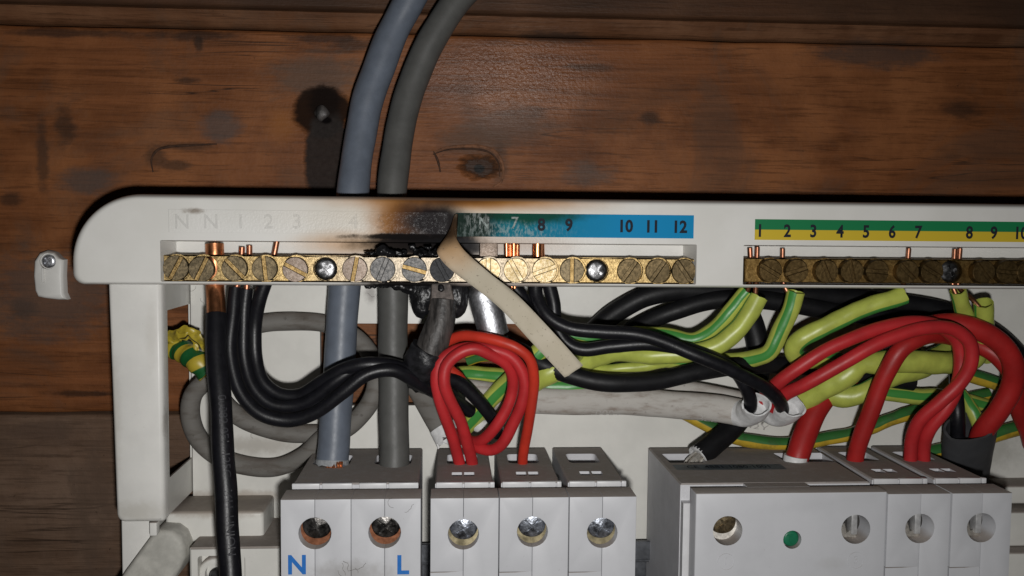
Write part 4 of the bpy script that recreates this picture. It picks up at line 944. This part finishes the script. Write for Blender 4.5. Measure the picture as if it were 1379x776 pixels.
earth('long bright sleeve slanting up to the right, hairpin bend at its lower end', [(1130, 486, 276), (1098, 484, 274), (1076, 481, 271.5), (1069, 470, 269.5), (1080, 456, 267.5), (1110, 440, 266), (1160, 417, 264.5), (1216, 398, 263.5)], 2.7, 'gy', (.12, .10), [[(1224, 335, 267), (1221, 365, 266.5), (1215, 388, 265), (1206, 404, 264)]])
earth('narrow lime sleeve left of a pair above the red wires, at the right', [(1330, 482, 282), (1316, 456, 276), (1303, 430, 270), (1294, 408, 266.5), (1290, 391, 265)], 2.4, 'gy_plain', (0, 0), [[(1286, 336, 267), (1284, 365, 266.5), (1283, 384, 266), (1290, 402, 265.5)]])
earth('blunt lime sleeve right of a pair above the red wires, at the right', [(1290, 496, 284), (1312, 484, 281), (1322, 466, 276), (1325, 438, 270), (1325, 408, 266)], 2.75, 'gy_plain', (0, 0), [[(1293, 335, 267), (1291, 365, 266.5), (1291, 386, 266), (1310, 404, 267.5), (1322, 418, 267)]])
# folded sleeves among the red wires
earth('creased lime sleeve folded over among the red wires', [(1050, 548, 281), (1085, 536, 277), (1112, 520, 273), (1138, 507, 270), (1160, 492, 269), (1185, 488, 269.5), (1225, 487, 270), (1262, 488, 272), (1300, 486, 278)], 3.5, 'gy_plain', (0, 0), rf=lambda s: 1-.22*math.exp(-((s-.42)/.035)**2))
earth('wide lime sleeve crossing under the thick red wire', [(1095, 524, 281), (1115, 530, 278), (1138, 534, 275.5), (1160, 530, 273.5), (1182, 518, 273), (1212, 505, 274), (1245, 492, 276.5), (1275, 470, 282)], 3.0, 'gy_plain', (0, 0), rf=lambda s: 1+.16*sin(s*11))
earth('striped earth wire lower right of the lime sleeves, level', [(1160, 524, 285), (1200, 530, 284), (1240, 534, 283.5), (1280, 536, 284), (1330, 548, 286)], 2.6, 'gy', (.28, .28))
earth('yellow and green earth wire sagging along the bottom behind the red wires', [(880, 530, 290), (920, 556, 289), (960, 578, 288), (1000, 591, 287.5), (1045, 597, 287), (1100, 594, 287), (1160, 580, 287), (1215, 560, 287), (1260, 546, 288), (1330, 532, 289)], 2.2, 'gy_old', (-.125, -.125))
earth('yellow and green earth wire at the lower right edge, rising past the grey tube', [(1230, 616, 289), (1268, 607, 288), (1310, 596, 287.5), (1360, 580, 287), (1420, 562, 287)], 2.4, 'gy_old', (-.125, -.125))
earth('upper yellow and green earth wire at the right edge above the grey tube', [(1290, 500, 289), (1330, 512, 288), (1360, 521, 287.5), (1420, 530, 287)], 2.4, 'gy_old', (-.125, -.125))
earth('short green striped wire dipping into the grey tube', [(1294, 530, 284), (1304, 545, 281), (1314, 560, 279), (1320, 585, 279)], 2.0, 'gy', (.25, .25))
# left tangle
earth('striped sleeve lying level behind the red loops', [(600, 512, 288), (625, 505, 285), (655, 506, 283), (690, 510, 281), (730, 520, 280), (775, 519, 279.5), (815, 517, 281)], 2.7, 'gy', (.29, .29))
earth('striped sleeve slanting up right through the red loops', [(622, 582, 283), (642, 558, 280), (664, 534, 277), (690, 508, 274), (712, 488, 271), (735, 466, 270), (755, 444, 274)], 2.7, 'gy', (.25, .22))
earth('bulging lime sleeve just left of the peeled label tip', [(652, 572, 284), (672, 552, 282), (700, 528, 277), (722, 510, 272.5), (742, 500, 270.5), (760, 486, 272), (775, 470, 278)], 3.6, 'gy_plain', (0, 0), rf=lambda s: 1-.25*math.exp(-((s-.25)/.1)**2))
earth('thin dark-edged yellow wire behind the top of the red loops', [(630, 486, 286), (655, 479, 284), (690, 484, 283), (720, 498, 284)], 1.7, 'gy_old', (.25, .25))
earth('lime wire peeping out between the two right-hand black wires', [(755, 450, 276), (790, 456, 274), (830, 466, 271), (870, 482, 274), (960, 490, 279)], 2.0, 'gy', (.27, .27))
earth('thin lime wire along the top of the sagging black cable', [(790, 500, 280), (830, 497, 276), (880, 491, 275), (930, 482, 276)], 1.6, 'gy_plain', (0, 0))

# red wires
RG = 'red wires into the circuit breakers'
def red(label, pts, r=2.35, mat='red', n=18): return wire('live_wire', label, 'wire', pts, r, mat, group=RG, n=n)
red('red wire nearest the switch, outer turn of the paired loop', [(621, 640, 271), (619, 622, 270), (611, 594, 266), (600, 562, 262), (590, 532, 260), (587, 510, 259), (593, 488, 258.5), (612, 473, 258), (640, 468, 257.5), (668, 472, 257.5), (690, 482, 258), (704, 500, 258.5), (708, 520, 259), (703, 545, 260), (690, 573, 262), (676, 598, 264), (662, 606, 266), (648, 604, 268), (634, 598, 271), (620, 590, 277)], 1.7)
red('red wire of the first breaker, inner turn of the paired loop', [(637, 640, 271), (636, 622, 269.5), (630, 598, 265), (620, 570, 260.5), (607, 541, 257.5), (599, 515, 256), (602, 492, 255.5), (618, 477, 255), (640, 470, 255.2), (660, 477, 256.5), (682, 490, 258.5), (690, 505, 260.5), (690, 525, 262.5), (682, 550, 263.5), (668, 574, 264.5), (652, 591, 267), (640, 595, 270), (628, 592, 273), (614, 584, 279)], 1.7)
red('orange-red wire curling over the loops and down into the second breaker', [(705, 640, 271), (704, 626, 270), (707, 600, 266), (712, 572, 262), (717, 540, 259), (719, 510, 256.5), (714, 484, 254.5), (698, 469, 253.5), (672, 459, 254.5), (645, 454, 256.5), (620, 453, 259.5), (602, 463, 263), (597, 480, 265.5), (604, 496, 267), (618, 508, 268.5), (626, 520, 273)], 1.5, 'orange_red')
red('upper of two red wires arching right out of the white sheath', [(1018, 552, 272), (1034, 530, 268), (1052, 512, 264), (1088, 487, 260.5), (1130, 463, 259), (1182, 444, 258.5), (1232, 434, 259), (1268, 440, 260.5), (1288, 458, 261.5), (1293, 485, 262), (1291, 515, 262), (1276, 548, 263), (1252, 578, 266), (1244, 600, 269), (1243, 622, 270.5), (1243, 645, 271.5)], 2.0, 'red')
red('lower of two red wires arching right and looping down to the end breaker', [(1040, 550, 271), (1056, 532, 266), (1080, 519, 262), (1108, 504, 259), (1152, 480, 256.5), (1200, 456, 255.5), (1244, 442, 255.3), (1284, 443, 255.8), (1307, 462, 256.3), (1308, 490, 257.5), (1295, 514, 259.5), (1266, 541, 262.5), (1238, 566, 266), (1227, 592, 269), (1226, 620, 270.5), (1226, 645, 271.5)], 2.0, 'red')
thick_red = red('thickest red wire, short and leaning right, out of the wide unit', [(1068, 640, 272), (1073, 616, 272.5), (1086, 580, 275), (1102, 547, 277.5), (1126, 520, 280.5), (1170, 495, 284), (1230, 470, 287)], 3.5, 'dark_red', 22)
bm = bmesh.new(); sweep(bm, spline(pxs([(1072, 614, 272.2), (1070.5, 625, 272.2)]), .3), 3.66, n=22, jag=.5); finish('cut_rim', bm, 'pale_end', thick_red)
red('thick red wire bending down into the breaker beside the wide unit', [(1152, 650, 271.5), (1152, 626, 271), (1160, 590, 268.5), (1176, 545, 265.5), (1194, 500, 262.5), (1214, 469, 261), (1240, 455, 261.5), (1268, 452, 266), (1300, 458, 274)], 2.6, 'dark_red', 20)
red('fat red wire sweeping over the right side down into the grey tube', [(1230, 446, 272), (1262, 438, 267), (1290, 437, 265), (1322, 446, 264), (1350, 466, 264), (1365, 492, 265), (1363, 522, 268), (1346, 552, 271), (1328, 576, 274.5), (1316, 602, 280)], 3.2, 'dark_red', 20)
red('dark red wire just inside the fat one on the right', [(1310, 462, 276), (1336, 474, 272), (1356, 492, 270.5), (1368, 515, 272), (1372, 545, 277), (1390, 600, 285)], 2.7, 'dark_red', 18)

# grey tube at right with its wires
t = thing('grey_sheathed_cable', 'dark grey cable sheath standing at the right with wires going into its open top', 'cable', P(1300, 640, 286))
bm = bmesh.new(); sweep(bm, spline(pxs([(1291, 700, 294), (1297, 660, 290), (1302, 620, 284), (1307, 574, 275.5)]), 1.), 8.7, 5.6, n=30, wall=.9, rf=lambda s: .84+.16*s, jag=.4); finish('sheath', bm, 'dark_grey', t)
tube('black_core', pxs([(1288, 505, 284), (1289, 530, 280), (1290, 556, 277.5), (1290, 590, 279)]), 2.2, 'black', t)

# ------------------------------------------------------------------ the little lug on the wall at far left
q = P(64, 352, 298); hh = 298.0
t = thing('fixing_clip', 'small white plastic clip screwed to the planks left of the fuse box', 'clip', P(66, 400, DW))
lp = [(46, 392), (44, 372), (45, 352), (52, 341), (63, 337), (73, 340), (79, 347), (85, 350), (84, 372), (85, 395), (89, 404), (78, 404), (60, 402), (50, 400)]
bm = bmesh.new(); plate(bm, [(P(x, y, hh).x, P(x, y, hh).z) for x, y in lp], [(circ(q.x, q.z, 2.5, 20), 1, True)], 5, front(hh), ((0, 1.0), (.3, .4), (.9, 0))); finish('clip_body', bm, 'white', t)
bm = bmesh.new(); cr = []
for u, v in ((.3, .3), (.3, 1.3), (-.3, 1.3), (-.3, .3), (-1.3, .3), (-1.3, -.3), (-.3, -.3), (-.3, -1.3), (.3, -1.3), (.3, -.3), (1.3, -.3), (1.3, .3)): cr.append((q.x+u*.8-v*.6, q.z+u*.6+v*.8))
plate(bm, circ(q.x, q.z, 2.15, 22), [(cr, .7, True)], 1, front(hh+.2), ((0, .5), (.4, .1), (.8, 0))); finish('fixing_screw', bm, 'silver', t)
bm = bmesh.new(); a = P(58, 366, hh); box(bm, (a.x-.35, hh-.6-DW, a.z-3.4), (a.x+.35, hh+.5-DW, a.z+1.2), .2); finish('rib', bm, 'white', t)

# ------------------------------------------------------------------ loose lint and hairs
bm = bmesh.new()
def hair(px, py, h, n, L, r=.035):
    L *= .5
    p = P(px, py, h); pts = [p]; a = random.uniform(0, 6.28)
    for i in range(n):
        a += random.uniform(-.9, .9); p = p+Vector((cos(a)*L, random.uniform(-.1, .05), sin(a)*L)); pts.append(p)
    sweep(bm, spline(pts, .4), r, n=5)
for a in ((255, 392, HP-.3, 5, 1.2), (270, 402, HP-.3, 4, 1.0), (530, 684, HM-.15, 5, 1.6), (545, 690, HM-.15, 5, 1.4), (470, 770, HM-.15, 6, 1.3), (455, 768, HM-.15, 6, 1.2), (478, 765, HM-.15, 6, 1.2), (465, 775, HM-.15, 6, 1.2), (482, 772, HM-.15, 6, 1.0),
          (345, 575, HP-.3, 6, 1.5), (400, 595, HP-.3, 5, 1.2), (515, 400, HP-.3, 5, 1.1), (495, 395, HP-.3, 5, 1.1), (760, 372, HP-.3, 4, .8), (1120, 655, 262, 4, .8)): hair(*a)
o = finish('lint', bm, 'lint'); o['kind'] = 'stuff'
for o in bpy.data.objects:
    if '_o' in o: del o['_o']
